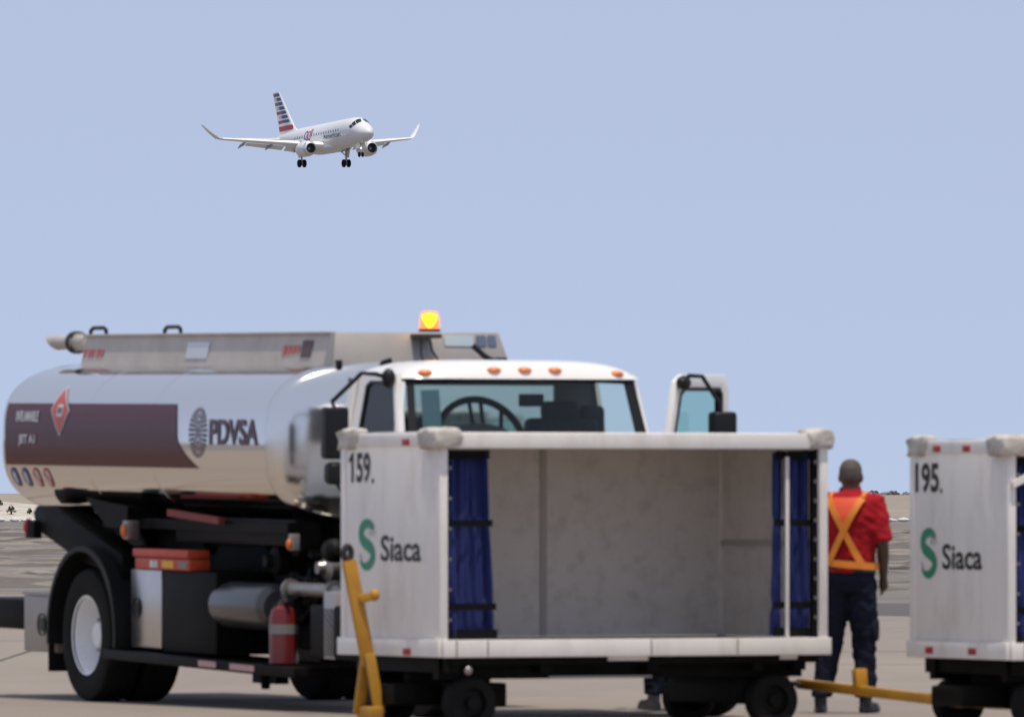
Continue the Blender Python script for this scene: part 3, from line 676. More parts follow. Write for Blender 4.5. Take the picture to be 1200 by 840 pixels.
def make_cart(loc, rot, number, label, tops, bots, drawbar, dw, nw, dz):
    c = thing('baggage_cart', label, 'baggage cart', loc, R(rot), 'covered baggage carts in tow')
    # end panel with a turned edge
    ep = MB().box(0,.028,.0,CWD,Z1,Z3-.005).build('end_panel', white_paint, c, bevel=.012)
    MB().box(-.012,.05,-.004,.075,Z1-.004,Z2+.05).build('corner_post', white_paint, c, bevel=.012)
    MB().box(-.012,.05,CWD-.07,CWD+.004,Z1-.004,Z2+.05).build('corner_post', white_paint, c, bevel=.012)
    MB().box(CL-.05,CL+.012,-.004,.072,Z1-.004,Z2+.05).build('corner_post', white_paint, c, bevel=.010)
    MB().box(CL-.05,CL+.012,CWD-.07,CWD+.004,Z1-.004,Z2+.05).build('corner_post', white_paint, c, bevel=.010)
    MB().box(-.03,.0,-.012,CWD+.02,Z0,Z1+.002).build('front_sill', white_paint, c, bevel=.008)
    sl = MB().box(.004,CL+.03,-.022,.03,Z0-.002,Z1).build('side_sill', white_paint, c, bevel=.008)
    for x in (.10,.33,1.55,2.2): MB().box(x,x+.006,-.026,-.02,Z0+.005,Z1-.005).build('sill_joint', mat('rusty_joint',(.16,.10,.07),.8), sl)
    MB().box(CL-.03,CL,.0,CWD,Z1,Z3-.005).build('end_wall', inner_wall, c)
    MB().box(.03,CL-.03,CWD-.03,CWD,Z1,Z3-.01).build('back_wall', inner_wall, c)
    for x in (.52,1.50): MB().box(x-.022,x+.022,CWD-.045,CWD-.029,Z1,Z3-.1).build('wall_rib', mat('dull_rib',(.46,.42,.385),.6,0.), c)
    MB().box(CL-.045,CL-.029,.1,CWD-.05,1.21,1.245).build('wall_rib', MATS['dull_rib'], c)
    MB().box(.0,CL,.03,CWD,Z1-.05,Z1-.004).build('floor_deck', mat('worn_deck',(.30,.28,.26),.6,var=.2,dirt=(.1,.09,.08)), c)
    MB().grid(lambda u,v:(CL*u, .02+(CWD-.04)*v, Z3-.03+.018*math.sin(math.pi*v)),10,10).build('roof', white_paint, c, solid=-.02)
    MB().box(.05,CL-.03,-.018,.045,Z2,Z3).build('roof_rail', white_paint, c, bevel=.010)
    MB().box(.05,CL-.03,CWD-.045,CWD+.018,Z2,Z3).build('roof_rail', white_paint, c, bevel=.010)
    MB().box(-.014,.03,.05,CWD-.05,Z3-.09,Z3-.004).build('panel_head', white_paint, c, bevel=.010)
    def pad(cx, cy, rx, ry):
        m = MB().ell((cx,cy,1.925),(rx,ry,.066),28,16,.32)
        m.v = [(p[0]+.010*math.sin(37*p[1]+47*p[2]), p[1]+.009*math.sin(33*p[0]+59*p[2]), p[2]+.011*math.sin(29*p[0]+37*p[1])) for p in m.v]
        m.build('corner_pad', cream_pad, c, angle=80)
    pad(.035,.09,.11,.14); pad(.02,CWD-.12,.045,.165); pad(CL-.05,.06,.105,.09)
    # reflectors and lettering on the end panel; panel coordinate w runs from its left edge (seen) to the near corner
    for w, z in tops+bots:
        MB().box(-.020 if z > 1 else -.038,-.01,CWD-w-.055,CWD-w+.055,z-.022,z+.022).build('reflector', reflector_red, c, bevel=.004)
    E_ = lambda w, z, o=.0035: (lambda u, v: (-o, CWD-(w+u), z+v))
    lettering('lettering', number, nw, .205, E_(.145+dw*.7, 1.63+dz), black_ink, c, .03)
    MB().add([(-.0035,CWD-w_,z_) for w_, z_ in ((.165+dw*.7+nw,1.63+dz),(.195+dw*.7+nw,1.63+dz),(.195+dw*.7+nw,1.66+dz),(.165+dw*.7+nw,1.66+dz))], [(0,1,2,3)]).build('lettering', black_ink, c)
    MB().add([(-.0035,CWD-(.145+dw*.7+a),1.63+dz+b) for a, b in ((.03,.205),(.03,.165),(-.035,.135),(-.035,.165))], [(0,1,2,3)]).build('lettering', black_ink, c)
    lettering('lettering', 'Siaca', .60, .175, E_(.59+dw, 1.11+dz), black_ink, c, .020)
    v, f = ribbon(S_PTS, lambda t: 0.10 + .17*math.sin(math.pi*min(1, t*1.06))**.7)
    lg = MB().add([(-.0035, CWD-(.235+dw+.29*a), 1.065+dz+.305*b) for a, b in v], f).build('logo', green_ink, c)
    m = MB(); rnd = random.Random(3)
    for i in range(7):
        for j in range(7):
            if rnd.random() < .8 and i + j < 9:
                a, b = .60+.055*i, .70+.035*j; m.add([(-.0045, CWD-(.235+dw+.29*(a+da)), 1.065+dz+.305*(b+db)) for da, db in ((0,0),(.034,0),(.034,.022),(0,.022))], [(0,1,2,3)])
    for k in range(9): m.add([(-.004, CWD-(.235+dw+.29*a), 1.065+dz+.305*b) for a, b in ((.10+.012*k,.30-.022*k),(.16+.012*k,.32-.022*k),(.17+.014*k,.30-.022*k),(.11+.014*k,.28-.022*k))], [(0,1,2,3)])
    tag(m.build('logo_dots', grey_ink, lg), kind='stuff')
    # curtains, gathered to both ends
    curtain(.075,.37,.06,.43,.085,4,c)
    curtain(2.632,2.80,2.63,2.80,.085,2,c,1.)
    curtain(2.555,2.61,2.535,2.605,.11,1,c,2.)
    MB().box(2.602,2.628,.035,.060,Z1,Z2-.05).build('curtain_pole', white_paint, c, bevel=.008)
    MB().box(2.80,2.842,.03,.07,Z1,Z2).build('curtain_track', strap_black, c)
    for k in range(9): MB().box(2.812,2.83,.022,.032,.72+.13*k,.745+.13*k).build('snap', pipe_metal, c)
    for k in range(6): MB().box(.055,.072,-.008,.01,.72+.2*k,.738+.2*k).build('snap', pipe_metal, c)
    if number == '195':
        MB().bar((.01,-.02,1.66),(.42,-.03,1.85),.03,.045).build('brace', white_paint, c)
    # under-frame
    MB().box(.06,CL-.1,.16,.24,.335,Z0-.003).box(.06,CL-.1,CWD-.24,CWD-.16,.335,Z0-.003).build('frame_beam', black_metal, c)
    for x in (.12,.8,1.6,2.4,2.72): MB().box(x-.04,x+.04,.05,CWD-.05,.38,Z0-.004).build('cross_member', black_metal, c)
    MB().box(.05,CL-.05,.03,.06,.43,Z0-.004).build('side_skirt', black_metal, c)
    MB().box(.85,1.62,.10,.13,.335,.352).build('brake_rod', pipe_metal, c)
    MB().box(1.25,1.55,.02,.03,Z0-.03,Z0-.002).box(2.55,2.68,.02,.03,Z0-.03,Z0-.002).build('tie_plate', white_paint, c)
    MB().lathe([(0,.28),(.05,.30),(.09,.28)], (.42,CWD/2,.30), (0,0,1), 28, True).build('turntable', black_metal, c)
    MB().box(.25,.60,.22,CWD-.22,.15,.31).box(-.10,.3,.5,CWD-.5,.16,.30).build('front_bogie', black_metal, c, bevel=.02)
    MB().box(2.35,2.70,.24,CWD-.24,.15,.335).build('rear_bogie', black_metal, c, bevel=.02)
    for x in (.28,2.55):
        MB().tube([(x,.12,.178),(x,CWD-.12,.178)], .03, 10).build('axle', black_metal, c)
        for y in (.15, CWD-.15):
            t = link('wheel', cart_tyre, c); t.location = (x,y,.178); link('hub', cart_hub, t)
            if y > 1: t.rotation_euler = (0,0,math.pi)
    MB().box(CL-.05,CL+.09,CWD/2-.06,CWD/2+.06,.24,.40).build('rear_hitch', mat('rusty_steel',(.16,.08,.04),.8,var=.3), c, bevel=.01)
    MB().ell((.20,.0,.395),(.03,.02,.03)).build('grease_cap', pipe_metal, c)
    drawbar(c)
    return c
cart_tyre = MB().lathe([(-.06,.10),(-.07,.13),(-.068,.16),(-.05,.176),(.05,.176),(.068,.16),(.07,.13),(.06,.10),(-.06,.10)], (0,0,0), (0,1,0), 36).mesh('wheel', rubber)
cart_hub = MB().lathe([(-.058,.10),(-.03,.09),(-.035,.05),(-.07,.045),(-.075,0)], (0,0,0), (0,1,0), 24).mesh('hub', dark_part)
def bar_up(c):
    y = .74
    d = MB().bar((-.165,y,.42),(-.315,y,1.12),.045,.095,(1,0,0)).build('drawbar', yellow_paint, c, bevel=.008)
    MB().bar((-.175,y-.02,.50),(-.11,y-.05,.10),.03,.075,(1,0,0)).build('drawbar_leg', yellow_paint, d, bevel=.006)
    MB().bar((-.175,y+.02,.50),(-.20,y+.09,.10),.03,.075,(1,0,0)).build('drawbar_leg', yellow_paint, d, bevel=.006)
    MB().box(-.21,-.09,y-.08,y+.10,.06,.15).build('drawbar_pivot', yellow_paint, d, bevel=.015)
    MB().bar((-.245,y-.01,.86),(-.16,y-.06,.885),.05,.06).build('handle', yellow_paint, d, bevel=.012)
    MB().ell((-.155,y-.06,.888),(.035,.04,.042)).build('handle_knob', yellow_paint, d)
    ey = [(-.325+.028*math.cos(a), y, 1.165+.045*math.sin(a)) for a in [2*math.pi*k/20 for k in range(21)]]
    MB().tube(ey, .022, 8).bar((-.315,y,1.08),(-.328,y,1.15),.03,.06,(1,0,0)).build('tow_eye', mat('worn_dark_eye',(.045,.035,.03),.5,.4), d)
def bar_out(c):
    M = c.matrix_basis.inverted(); a = M @ Vector((1.92,69.30,.285)); b = M @ Vector((2.98,67.66,.185))
    d = MB().bar(b,a,.05,.07).build('drawbar', yellow_paint, c, bevel=.008)
    p = b.lerp(a,.62)
    MB().bar(p+Vector((0,0,.02)), p+Vector((.0,.02,.15)), .07,.09,(1,0,0)).build('handle', yellow_paint, d, bevel=.012)
    MB().tube([a+Vector((.055*math.cos(t),.055*math.sin(t),0)) for t in [2*math.pi*k/18 for k in range(19)]], .018, 8).build('tow_eye', MATS['worn_dark_eye'], d)
    MB().bar(b+Vector((.35,.12,-.02)), b, .05,.06).bar(b+Vector((.35,-.12,-.02)), b, .05,.06).build('drawbar_leg', yellow_paint, d, bevel=.006)
make_cart((-.466,67.4,0), 27, '159', 'white Siaca baggage cart numbered 159 with empty open box, in front of the fuel truck', [(.99,1.90)], [(1.04,.515)], bar_up, 0., .29, 0.)
k195 = make_cart((3.255,67.0,0), 23.8, '195', 'white Siaca baggage cart numbered 195, cut off by the right edge', [(.42,1.905),(.87,1.905)], [(.34,.535),(.99,.535)], bar_out, -.11, .36, -.025)
k195.scale = (.985, .985, .975)
# ------------------------------------------------------------------ people
def organic(mb, name, m, parent, voxel=.013, smooth=3, wr=0.):
    me = mb.mesh(name, m); ob = link(name, me)
    md = ob.modifiers.new('r', 'REMESH'); md.mode = 'VOXEL'; md.voxel_size = voxel; md.use_smooth_shade = True
    md = ob.modifiers.new('s', 'SMOOTH'); md.factor = .5; md.iterations = smooth
    dg = bpy.context.evaluated_depsgraph_get(); me2 = bpy.data.meshes.new_from_object(ob.evaluated_get(dg))
    bpy.data.objects.remove(ob); me2.name = name
    if wr:
        from mathutils import noise
        nrm = [v.normal.copy() for v in me2.vertices]
        for v, nv in zip(me2.vertices, nrm):
            q = v.co.copy(); a = noise.noise(Vector((q.x*16, q.y*16, q.z*26+q.x*9))) + .6*noise.noise(Vector((q.x*9+5, q.y*9, q.z*11-q.x*8)))
            v.co = q + nv * (wr * a)
    me2.materials.clear(); me2.materials.append(m); me2.shade_smooth()
    return link(name, me2, parent)
def oval(c, rx, ry, n=20, tilt=None):
    return [(c[0]+rx*math.cos(2*math.pi*k/n), c[1]+ry*math.sin(2*math.pi*k/n), c[2]) for k in range(n)]
TOR = [(.93,.165,.125,0),(1.0,.172,.130,0),(1.06,.172,.128,.0),(1.15,.180,.128,.005),(1.28,.200,.135,.005),(1.40,.215,.138,0),(1.48,.205,.125,0),(1.535,.160,.105,0),(1.575,.085,.08,.0)]
def tor(z):
    for a, b in zip(TOR, TOR[1:]):
        if a[0] <= z <= b[0]:
            t = (z-a[0])/(b[0]-a[0]); return tuple(a[i]+(b[i]-a[i])*t for i in range(4))
    return TOR[0] if z < TOR[0][0] else TOR[-1]
skin = mat('brown_skin', (.075,.040,.028), .45, var=.12, scale=12)
hair_m = mat('cropped_grey_hair', (.085,.068,.058), .8, var=.4, scale=60)
shirt_m = mat('red_polo_cloth', (.36,.010,.016), .85, spec=.2, var=.12, scale=7, bump=.5, bscale=9)
trouser_m = mat('navy_trouser_cloth', (.012,.0145,.027), .85, spec=.1, var=.2, scale=8, bump=.5, bscale=9)
shoe_m = mat('black_shoe_leather', (.012,.012,.014), .35)
vest_m = mat('orange_harness', (.75,.23,.02), .6, var=.08, scale=8)
vest_hot = mat('fluorescent_orange_mesh', (.85,.10,.035), .6)
def person(label, loc, rotz, lf, rf, shirt, trousers, shoe, harness, armR, armL):
    """lf/rf foot (x,y); faces +y"""
    p = thing('person', label, 'person', loc, rotz)
    zs = 1.0
    def limb(mb, pts, n=14):
        for k in range(len(pts)-1): pass
        mb.loft([oval(q[0], q[1], q[2], n) for q in pts]); return mb
    body = MB()
    body.loft([oval((0,t[3],t[0]), t[1]*.92, t[2]*.90) for t in TOR])
    hx, hy = 0, .03
    body.loft([oval((0,.0,1.52),.062,.065), oval((0,.01,1.58),.060,.064), oval((hx,hy,1.64),.062,.070)])
    body.loft([oval((hx,hy+.02,1.585),.030,.040), oval((hx,hy+.01,1.61),.058,.075), oval((hx,hy,1.65),.073,.092), oval((hx,hy,1.70),.078,.100), oval((hx,hy,1.745),.074,.094), oval((hx,hy-.005,1.78),.056,.072), oval((hx,hy-.005,1.80),.025,.03)])
    body.ell((hx,hy+.105,1.665),(.014,.022,.022),8,6)                                  # nose
    for s in (-1,1): body.ell((hx+s*.082,hy-.005,1.672),(.012,.024,.034),8,6)             # ears
    for arm in (armR, armL):
        sh_, el, wr = [Vector(q) for q in arm]
        body.tube([sh_, sh_.lerp(el,.35), sh_.lerp(el,.8), el, el.lerp(wr,.3), el.lerp(wr,.75), wr], [.058,.056,.048,.044,.046,.036,.029], 12)
        d = (wr-el).normalized(); side = Vector((1,0,0)) if arm is armR else Vector((-1,0,0))
        palm = wr + d*.055; fwd = Vector((0,1,0)); fwd = (fwd - d*fwd.dot(d)).normalized()
        body.tube([wr, palm, palm + d*.04], [.028,.036,.034], 10)
        for k in range(4):
            b0 = palm + d*.035 + fwd*(.027-.018*k); L = (.062,.072,.068,.052)[k]; cu = -side*.012
            body.tube([b0, b0+d*L*.5+cu*.5, b0+d*L*.85+cu*1.8+fwd*.004], [.0105,.0098,.0085], 8)
        body.tube([wr+d*.02+fwd*.025, wr+d*.055+fwd*.050-side*.01, wr+d*.085+fwd*.056-side*.02], [.013,.012,.010], 8)
    legs = []
    for s, ft in ((-1, lf), (1, rf)):
        hip = Vector((s*.085, 0, .90)); an = Vector((ft[0], ft[1], .085)); kn = hip.lerp(an,.5) + Vector((0,.025,.0)); legs.append((hip, kn, an, s))
        limb(body, [(hip,.08,.085),(hip.lerp(kn,.5),.070,.075),(kn,.052,.055),(kn.lerp(an,.35),.050,.056),(kn.lerp(an,.8),.034,.038),(an,.034,.04),(an-Vector((0,-.04,.06)),.038,.09)])
    organic(body, 'body', skin, p, .0095, 2)
    # hair
    organic(MB().loft([oval((hx,hy-.012,1.655),.076,.092), oval((hx,hy-.010,1.70),.082,.100), oval((hx,hy-.008,1.745),.079,.098), oval((hx,hy-.008,1.785),.060,.076), oval((hx,hy-.006,1.807),.026,.03)]), 'hair', hair_m, p, .009, 2)
    # shirt: torso plus sleeves and collar
    sm_ = MB().loft([oval((0,t[3],t[0]), t[1]*1.02+.008, t[2]*1.08+.012) for t in TOR if t[0] > .99])
    for arm in (armR, armL):
        sh_, el, wr = [Vector(q) for q in arm]; s = math.copysign(1, sh_.x)
        sm_.tube([sh_ - Vector((s*.07,0,-.015)), sh_+Vector((0,0,.005)), sh_.lerp(el,.3), sh_.lerp(el,.95)], [.075,.082,.082,.074], 14)
    st = organic(sm_, 'shirt', shirt, p, .011, 4, .009)
    def collar(u, v):
        a = 2*math.pi*u; r = .076 + .012*(1-v); return (r*math.cos(a), .004 + r*1.05*math.sin(a) + .01*v, 1.555 + .050*v + .012*math.sin(a))
    MB().grid(collar, 28, 4).build('collar', shirt, st, solid=.006, angle=70)
    # trousers
    tm = MB().loft([oval((0,0,.86),.16,.125), oval((0,0,.93),.182,.140), oval((0,0,.99),.182,.138), oval((0,0,1.035),.178,.135)])
    for hip, kn, an, s in legs:
        limb(tm, [(hip+Vector((0,0,.04)),.108,.116),(hip.lerp(kn,.4),.104,.108),(kn,.088,.090),(kn.lerp(an,.5),.080,.086),(kn.lerp(an,.93),.076,.088)], 16)
    tr = organic(tm, 'trousers', trousers, p, .011, 4, .011)
    MB().loft([oval((0,0,1.0),.190,.147,28), oval((0,0,1.04),.190,.147,28)], cap=False).build('belt', shoe_m, tr, solid=.006)
    for s in (-1, 1):
        hip, kn, an, _ = legs[0 if s < 0 else 1]; c_ = hip.lerp(kn,.75)
        MB().ell((c_.x+s*.085,c_.y,c_.z),(.022,.07,.085),12,8,.6).build('cargo_pocket', trousers, tr)
    for hip, kn, an, s in legs:
        x, y = an.x, an.y; tw_ = s*.25
        m = MB().loft([[(x+(q[0]*math.cos(tw_)+q[1]*math.sin(tw_))*k, y+(q[1]*math.cos(tw_)-q[0]*math.sin(tw_))*k, z) for q in [(.046*math.cos(a)*(1.05 if math.sin(a)>0 else .9), .055+.135*math.sin(a)) for a in [2*math.pi*j/20 for j in range(20)]]] for z, k in ((.002,1.0),(.03,1.03),(.055,.95),(.075,.8))])
        m.loft([oval((x,y,.05),.045,.055), oval((x,y,.10),.046,.055), oval((x,y,.15),.046,.056)])
        sh_o = organic(m, 'shoe', shoe, p, .010, 2)
    if harness:
        def bk(x, z, o=.022):
            t = tor(z); rx, ry = t[1]*1.06+.012, t[2]*1.08+.012
            q = max(0, 1-(x/rx)**2); return (x, t[3]-ry*math.sqrt(q)-o, z)
        def strip(p0, p1, w, name, mt, o, n=16):
            p0, p1 = Vector(p0), Vector(p1); d = (p1-p0).normalized(); nn = Vector((-d.y, d.x))*w/2
            return MB().grid(lambda u, v: bk(*(p0.lerp(p1,u)+nn*(2*v-1)), o), n, 3).build(name, mt, hv, solid=.004, angle=80)
        hv = MB().grid(lambda u, v: bk((-.125+.25*u)*(1-v*.80), 1.535-.235*v, .018), 12, 10).build('vest_panel', vest_hot, st, solid=.003, angle=80)
        strip((.125,1.53),(-.125,1.06),.046,'vest_strap',vest_m,.026); strip((-.125,1.53),(.125,1.06),.046,'vest_strap',vest_m,.023)
        def wb(u, v):
            a = 2*math.pi*u; z = 1.035+.05*v + .018*math.cos(a)*-1; t = tor(z); return ((t[1]*1.06+.030)*math.cos(a), t[3]+(t[2]*1.08+.032)*math.sin(a), z)
        MB().grid(wb, 40, 3).build('vest_belt', vest_m, hv, solid=.004, angle=80)
        for s in (-1,1):
            MB().tube([(s*.118,-.10,1.53),(s*.118,-.03,1.563),(s*.115,.05,1.56),(s*.11,.12,1.46)], .016, 8).build('vest_strap', vest_m, hv)
    return p
person('worker seen from behind in red polo, orange harness vest and navy trousers', (2.405,72.9,0), R(-17), (-.215,.0), (.10,.06), shirt_m, trouser_m, shoe_m, True,
       ((.192,0,1.485),(.248,-.02,1.20),(.215,.12,.965)), ((-.205,0,1.495),(-.262,-.01,1.20),(-.235,.13,.96)))
person('person in navy trousers standing behind cart 159, only the lower leg showing', (1.185,74.0,0), R(20), (-.17,.0), (.12,.02), mat('dark_blue_shirt',(.03,.04,.09),.8), trouser_m, mat('grey_work_shoe',(.16,.16,.17),.5), False,
       ((.205,0,1.495),(.25,.05,1.21),(.16,.27,1.25)), ((-.205,0,1.495),(-.25,.03,1.21),(-.16,.26,1.22)))
# ------------------------------------------------------------------ airliner on approach (local: x forward from the nose, y to its left, z up from the fuselage centre line)
pw = mat('airliner_silver_paint', (.74,.74,.74), .3, .0, coat=.2)
pwing = mat('airliner_wing_paint', (.88,.88,.87), .3)
pgrey = mat('airliner_grey', (.35,.36,.38), .4)
plane = thing('airliner', 'twin-engine silver airliner with striped tail and lowered landing gear, flying', 'airplane')
def er(x, ry, zt, zb, n=32): 
    c, h = (zt+zb)/2, (zt-zb)/2
    return [(x, ry*math.cos(2*math.pi*k/n), c + h*math.sin(2*math.pi*k/n)) for k in range(n)]
FUS = [(0,.03,-.50,-.56),(-.12,.30,-.22,-.85),(-.5,.66,.12,-1.15),(-1.1,.98,.46,-1.40),(-1.9,1.22,.92,-1.55),(-2.7,1.38,1.38,-1.62),(-3.6,1.46,1.60,-1.66),(-5.2,1.505,1.675,-1.675),(-9,1.505,1.675,-1.675),(-14,1.505,1.675,-1.675),(-19,1.505,1.675,-1.675),(-21.5,1.50,1.67,-1.55),(-24,1.36,1.62,-1.05),(-26.5,1.05,1.50,-.45),(-28.5,.75,1.36,.05),(-30.2,.45,1.22,.42),(-31.2,.22,1.06,.66),(-31.6,.08,.96,.80)]
fus = MB().loft([er(*f) for f in FUS]).build('fuselage', pw, plane, angle=60)
MB().loft([er(-9.8,.5,-1.3,-1.60), er(-11,1.45,-.9,-1.98), er(-13.5,1.75,-.8,-2.10), er(-16.5,1.7,-.8,-2.05), er(-18.6,1.0,-1.2,-1.75)]).build('belly_fairing', pw, plane, angle=60)
def foil(le, chord, t, z, y, vertical=False, n=8):
    pts = []
    prof = [(0,0),(.02,.35),(.08,.7),(.2,.95),(.35,1.0),(.6,.75),(.85,.3),(1,.03)]
    up = [(le - c*chord, q*t*chord*.55) for c, q in prof]; lo = [(le - c*chord, -q*t*chord*.45) for c, q in reversed(prof[1:-1])]
    for x, h in up + lo: pts.append((x, y+h, z) if vertical else (x, y, z+h))
    return pts
for s in (1, -1):
    dz = lambda y: -1.20 + (y-1.3)*math.tan(R(6.2))
    secs = [(1.0,-11.0,5.7,.16),(3.9,-12.55,4.0,.175),(4.6,-12.85,3.75,.175),(9,-15.2,2.55,.18),(12.5,-17.0,1.65,.16)]
    w = MB().loft([foil(le, ch, t, dz(y), s*y) for y, le, ch, t in secs]).build('wing', pwing, plane, angle=50)
    # winglet, canted outwards
    MB().loft([foil(-17.0,1.65,.09,dz(12.5),s*12.5), foil(-17.3,1.50,.085,dz(12.5)+.15,s*12.95), foil(-18.0,1.15,.08,dz(12.5)+.85,s*13.65), foil(-18.9,.6,.07,dz(12.5)+1.85,s*14.45)]).build('winglet', pwing, w, angle=60)
    # flaps lowered
    for (y0,l0,c0),(y1,l1,c1) in (((1.7,-16.4,1.35),(4.4,-16.5,1.15)),((4.7,-16.55,1.1),(9.2,-17.65,.75))):
        r = []
        for y, l, cc in ((y0,l0,c0),(y1,l1,c1)):
            q = foil(l, cc, .12, dz(y)-.12, s*y); r.append([(l+(p[0]-l)*math.cos(R(24))+0, p[1], p[2]+(p[0]-l)*math.sin(R(24))) for p in q])
        MB().loft(r).build('flap', pwing, w, angle=50)
    for y, xl in ((3.2,-14.6),(6.6,-15.4),(9.6,-16.9)):
        MB().loft([er(xl,.02,dz(y)-.15,dz(y)-.20,10), er(xl-.8,.13,dz(y)-.08,dz(y)-.50,10), er(xl-1.8,.13,dz(y)-.2,dz(y)-.62,10), er(xl-2.7,.03,dz(y)-.62,dz(y)-.75,10)]).xf(lambda p: (p[0], p[1]+s*y, p[2])).build('flap_track_fairing', pgrey, w)
    MB().ell((-11.6,s*1.75,-1.02),(.14,.10,.08)).build('landing_light', mat('landing_light', (1,1,.95), .2, emit=((1,.95,.85), 4.)), w)
    # engine
    ec = (-9.6, s*4.05, -1.72)
    e = MB().lathe([(.30,.62),(.05,.72),(0,.80),(-.12,.88),(-.9,.97),(-2.0,.95),(-2.9,.80),(-3.2,.70),(-3.2,.60)], ec, (1,0,0), 32).build('engine', pw, plane, angle=60)
    MB().lathe([(.04,.735),(.0,.80),(-.10,.872),(-.16,.893)], ec, (1,0,0), 32).xf(lambda p: (p[0]+.004, ec[1]+(p[1]-ec[1])*1.006, ec[2]+(p[2]-ec[2])*1.006)).build('intake_lip', mat('bare_lip', (.75,.75,.76), .25, 1.), e)
    MB().lathe([(-.42,.66),(-.45,.0)], ec, (1,0,0), 24).build('fan', mat('fan_dark', (.035,.036,.04), .4, .6), e)
    MB().lathe([(-.45,.20),(-.25,.14),(-.08,.03),(-.06,0)], ec, (1,0,0), 16).build('spinner', pgrey, e)
    MB().lathe([(-3.0,.52),(-3.9,.36),(-4.5,.08),(-4.55,0)], ec, (1,0,0), 20).build('exhaust_cone', mat('exhaust_metal', (.2,.18,.16), .4, .8), e)
    MB().loft([foil(-10.3,3.9,.07,-.80,s*4.05,True), foil(-12.3,3.0,.07,-.35-.5*0,s*4.05,True)]).xf(lambda p: (p[0], p[1]-.0, p[2]-.05)).build('pylon', pw, e)
    # main gear
    gx, gy = -15.2, s*2.95
    gz = -3.2
    gsh = MB().tube([(gx,gy,-1.1),(gx,gy,gz)], .12, 10).tube([(gx+.05,gy,-2.3),(gx-.1,gy-s*1.1,-1.3)], .07, 8).tube([(gx,gy-.45,gz),(gx,gy+.45,gz)], .09, 8).build('main_gear', mat('gear_strut', (.45,.46,.47), .4, .3), plane)
    for q in (-.32, .32):
        MB().lathe([(-.15,.24),(-.17,.40),(-.11,.49),(.11,.49),(.17,.40),(.15,.24),(.0,.22),(-.15,.24)], (gx,gy+q,gz), (0,1,0), 24, True).build('gear_wheel', rubber, gsh)
    MB().add([(gx+.5,gy+s*.42,-1.25),(gx-.6,gy+s*.42,-1.25),(gx-.45,gy+s*.25,-2.5),(gx+.35,gy+s*.25,-2.5)], [(0,1,2,3)]).build('gear_door', pw, gsh, solid=.04)
    # tailplane
    MB().loft([foil(-27.2,2.9,.09,.70,s*.5), foil(-30.1,1.25,.08,.70+4.3*math.tan(R(4)),s*5.0)]).build('tailplane', pwing, plane, angle=50)
    # cabin windows and doors
    for k in range(20):
        x = -5.9 - .79*k
        if -6 < x < -5: continue
        z = .30; y = 1.505*math.sqrt(1-(z/1.675)**2)
        o_ = MB().grid(lambda u, v: (x-.13*math.cos(2*math.pi*u)*v, s*1.512*math.sqrt(max(0,1-((z+.19*math.sin(2*math.pi*u)*v)/1.675)**2)), z+.19*math.sin(2*math.pi*u)*v), 10, 1)
        o_.build('cabin_window', mat('plane_window', (.02,.025,.035), .15), fus)
def fy(z, o=.012): return (1.505+o)*math.sqrt(max(0, 1-(z/(1.675))**2))
# cockpit glazing wrapped on the nose
def nose(x):
    for a, b in zip(FUS, FUS[1:]):
        if b[0] <= x <= a[0]:
            t = (x-a[0])/(b[0]-a[0]); return [a[i]+(b[i]-a[i])*t for i in range(4)]
def on_nose(x, ang, o=.02):
    f = nose(x); c, h = (f[2]+f[3])/2, (f[2]-f[3])/2; return (x, (f[1]+o)*math.cos(ang), c+(h+o)*math.sin(ang))
pg = mat('cockpit_glass', (.012,.015,.02), .08)
for s in (1, -1):
    for a0, a1, xt, xb, sk in ((R(86),R(56),-2.62,-1.95,.10),(R(53),R(33),-2.72,-2.10,.25),(R(31),R(18),-3.05,-2.45,.35)):
        def fn(u, v):
            a = a0+(a1-a0)*u; x = xt+(xb-xt)*v - sk*u; a -= (R(8)*v); q = on_nose(x, a); return (q[0], s*q[1], q[2])
        MB().grid(fn, 6, 4).build('cockpit_window', pg, fus)
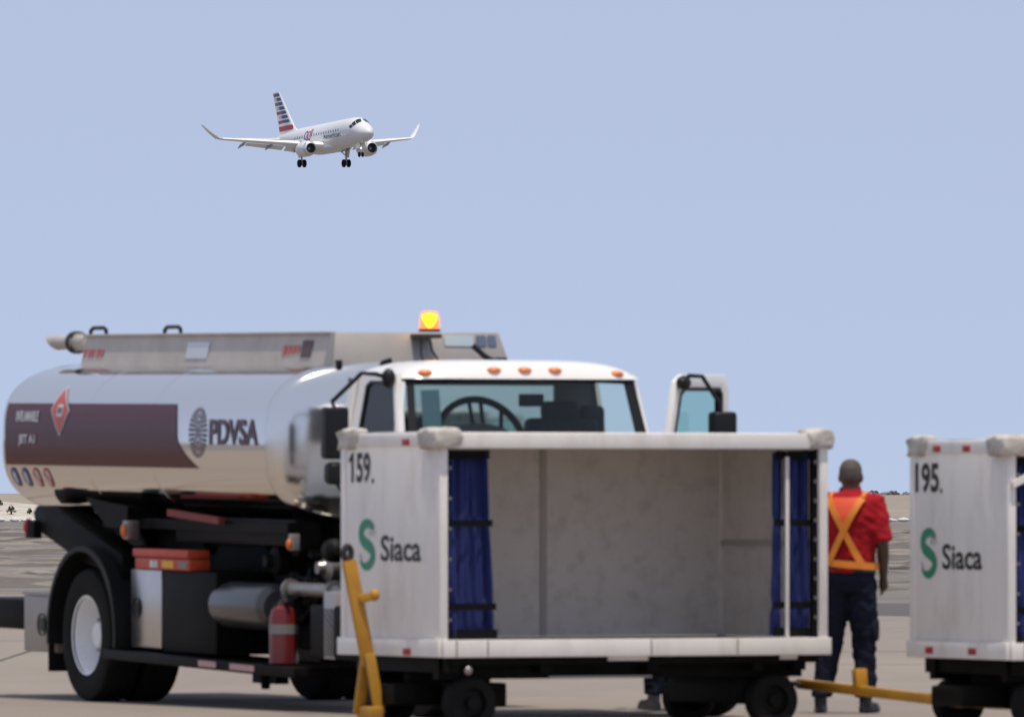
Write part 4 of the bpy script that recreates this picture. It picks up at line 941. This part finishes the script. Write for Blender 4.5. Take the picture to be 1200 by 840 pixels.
# fin with stripes
LE = lambda z: -23.9 - (z-1.5)*1.02; TE = lambda z: -29.6 - (z-1.5)*.36
fin = MB().loft([foil(-22.6,6.6,.06,1.25,0,True), foil(LE(2.0),LE(2.0)-TE(2.0),.085,2.0,0,True), foil(LE(6.75),LE(6.75)-TE(6.75),.08,6.75,0,True)]).build('fin', pwing, plane, angle=50)
fred = mat('fin_red', (.42,.03,.04), .4); fblue = mat('fin_blue', (.03,.06,.16), .4); fgrey = mat('fin_silver', (.45,.50,.54), .4)
zf = 1.75
for k in range(8):
    z0, z1 = (zf, zf+.62) if k == 0 else (zf + .40 + .58*k, zf + .40 + .58*k + .38)
    sp = [(fred,0,1.0)] if k == 0 else ([(fblue,.08,.55),(fred,.55,.95)] if k % 2 else [(fblue,.08,.55),(fgrey,.55,.80)])
    for mt, t0, t1 in sp:
        for s in (1, -1):
            def fn(u, v):
                z = z0+(z1-z0)*v - .0*u; ch = LE(z)-TE(z); t = .04 + .92*(t0+(t1-t0)*u); zz = z
                hh = ch*.085*.55*min(1, (t/.35)**.6 if t < .35 else max(.02,1-(t-.35)/.65))
                return (LE(z)-t*ch, s*(hh+.05), zz)
            MB().grid(fn, 8, 2).build('fin_stripe', mt, fin)
# lettering and ribbon emblem on the visible right side
lettering('lettering', 'American', 5.6, .62, lambda u, v: (-11.6+u, -fy(-.55+v, .02), -.55+v), mat('plane_grey_ink', (.16,.18,.22), .4), fus, .02, 4)
pk = mat('pink_ribbon', (.50,.06,.20), .4); vi = mat('violet_ribbon', (.16,.10,.30), .4)
for cx, cz, r, mt in ((-17.2,.35,.62,vi),(-16.2,.30,.60,pk),(-17.6,-.35,.45,pk),(-16.6,-.45,.5,vi),(-15.5,.75,.35,pk)):
    MB().grid(lambda u, v: (cx+(r-.2*v)*math.cos(2*math.pi*u), -fy(cz+(r-.2*v)*math.sin(2*math.pi*u), .02), cz+(r-.2*v)*math.sin(2*math.pi*u)), 24, 1).build('ribbon_emblem', mt, fus)
# nose gear
ng = MB().tube([(-3.3,0,-1.4),(-3.15,0,-3.0)], .08, 8).tube([(-3.2,-.3,-3.0),(-3.2,.3,-3.0)], .05, 8).build('nose_gear', MATS['gear_strut'], plane)
for q in (-.22,.22): MB().lathe([(-.08,.15),(-.09,.26),(-.06,.31),(.06,.31),(.09,.26),(.08,.15)], (-3.15,q,-3.0), (0,1,0), 20, True).build('gear_wheel', rubber, ng)
for s in (-1,1):
    MB().add([(-2.6,s*.35,-1.55),(-3.9,s*.35,-1.6),(-3.8,s*.45,-2.3),(-2.7,s*.45,-2.25)], [(0,1,2,3)]).build('gear_door', pw, ng, solid=.03)
MB().ell((-3.02,0,-2.2),(.07,.10,.08)).build('taxi_light', MATS['landing_light'], ng)
D = 1262.; 
plane.rotation_euler = (R(.9), R(-2.5), R(-90+23.0))
plane.location = ((435.3-600)/12000*D, D-14, 1.55+(580-155)/12000*D)
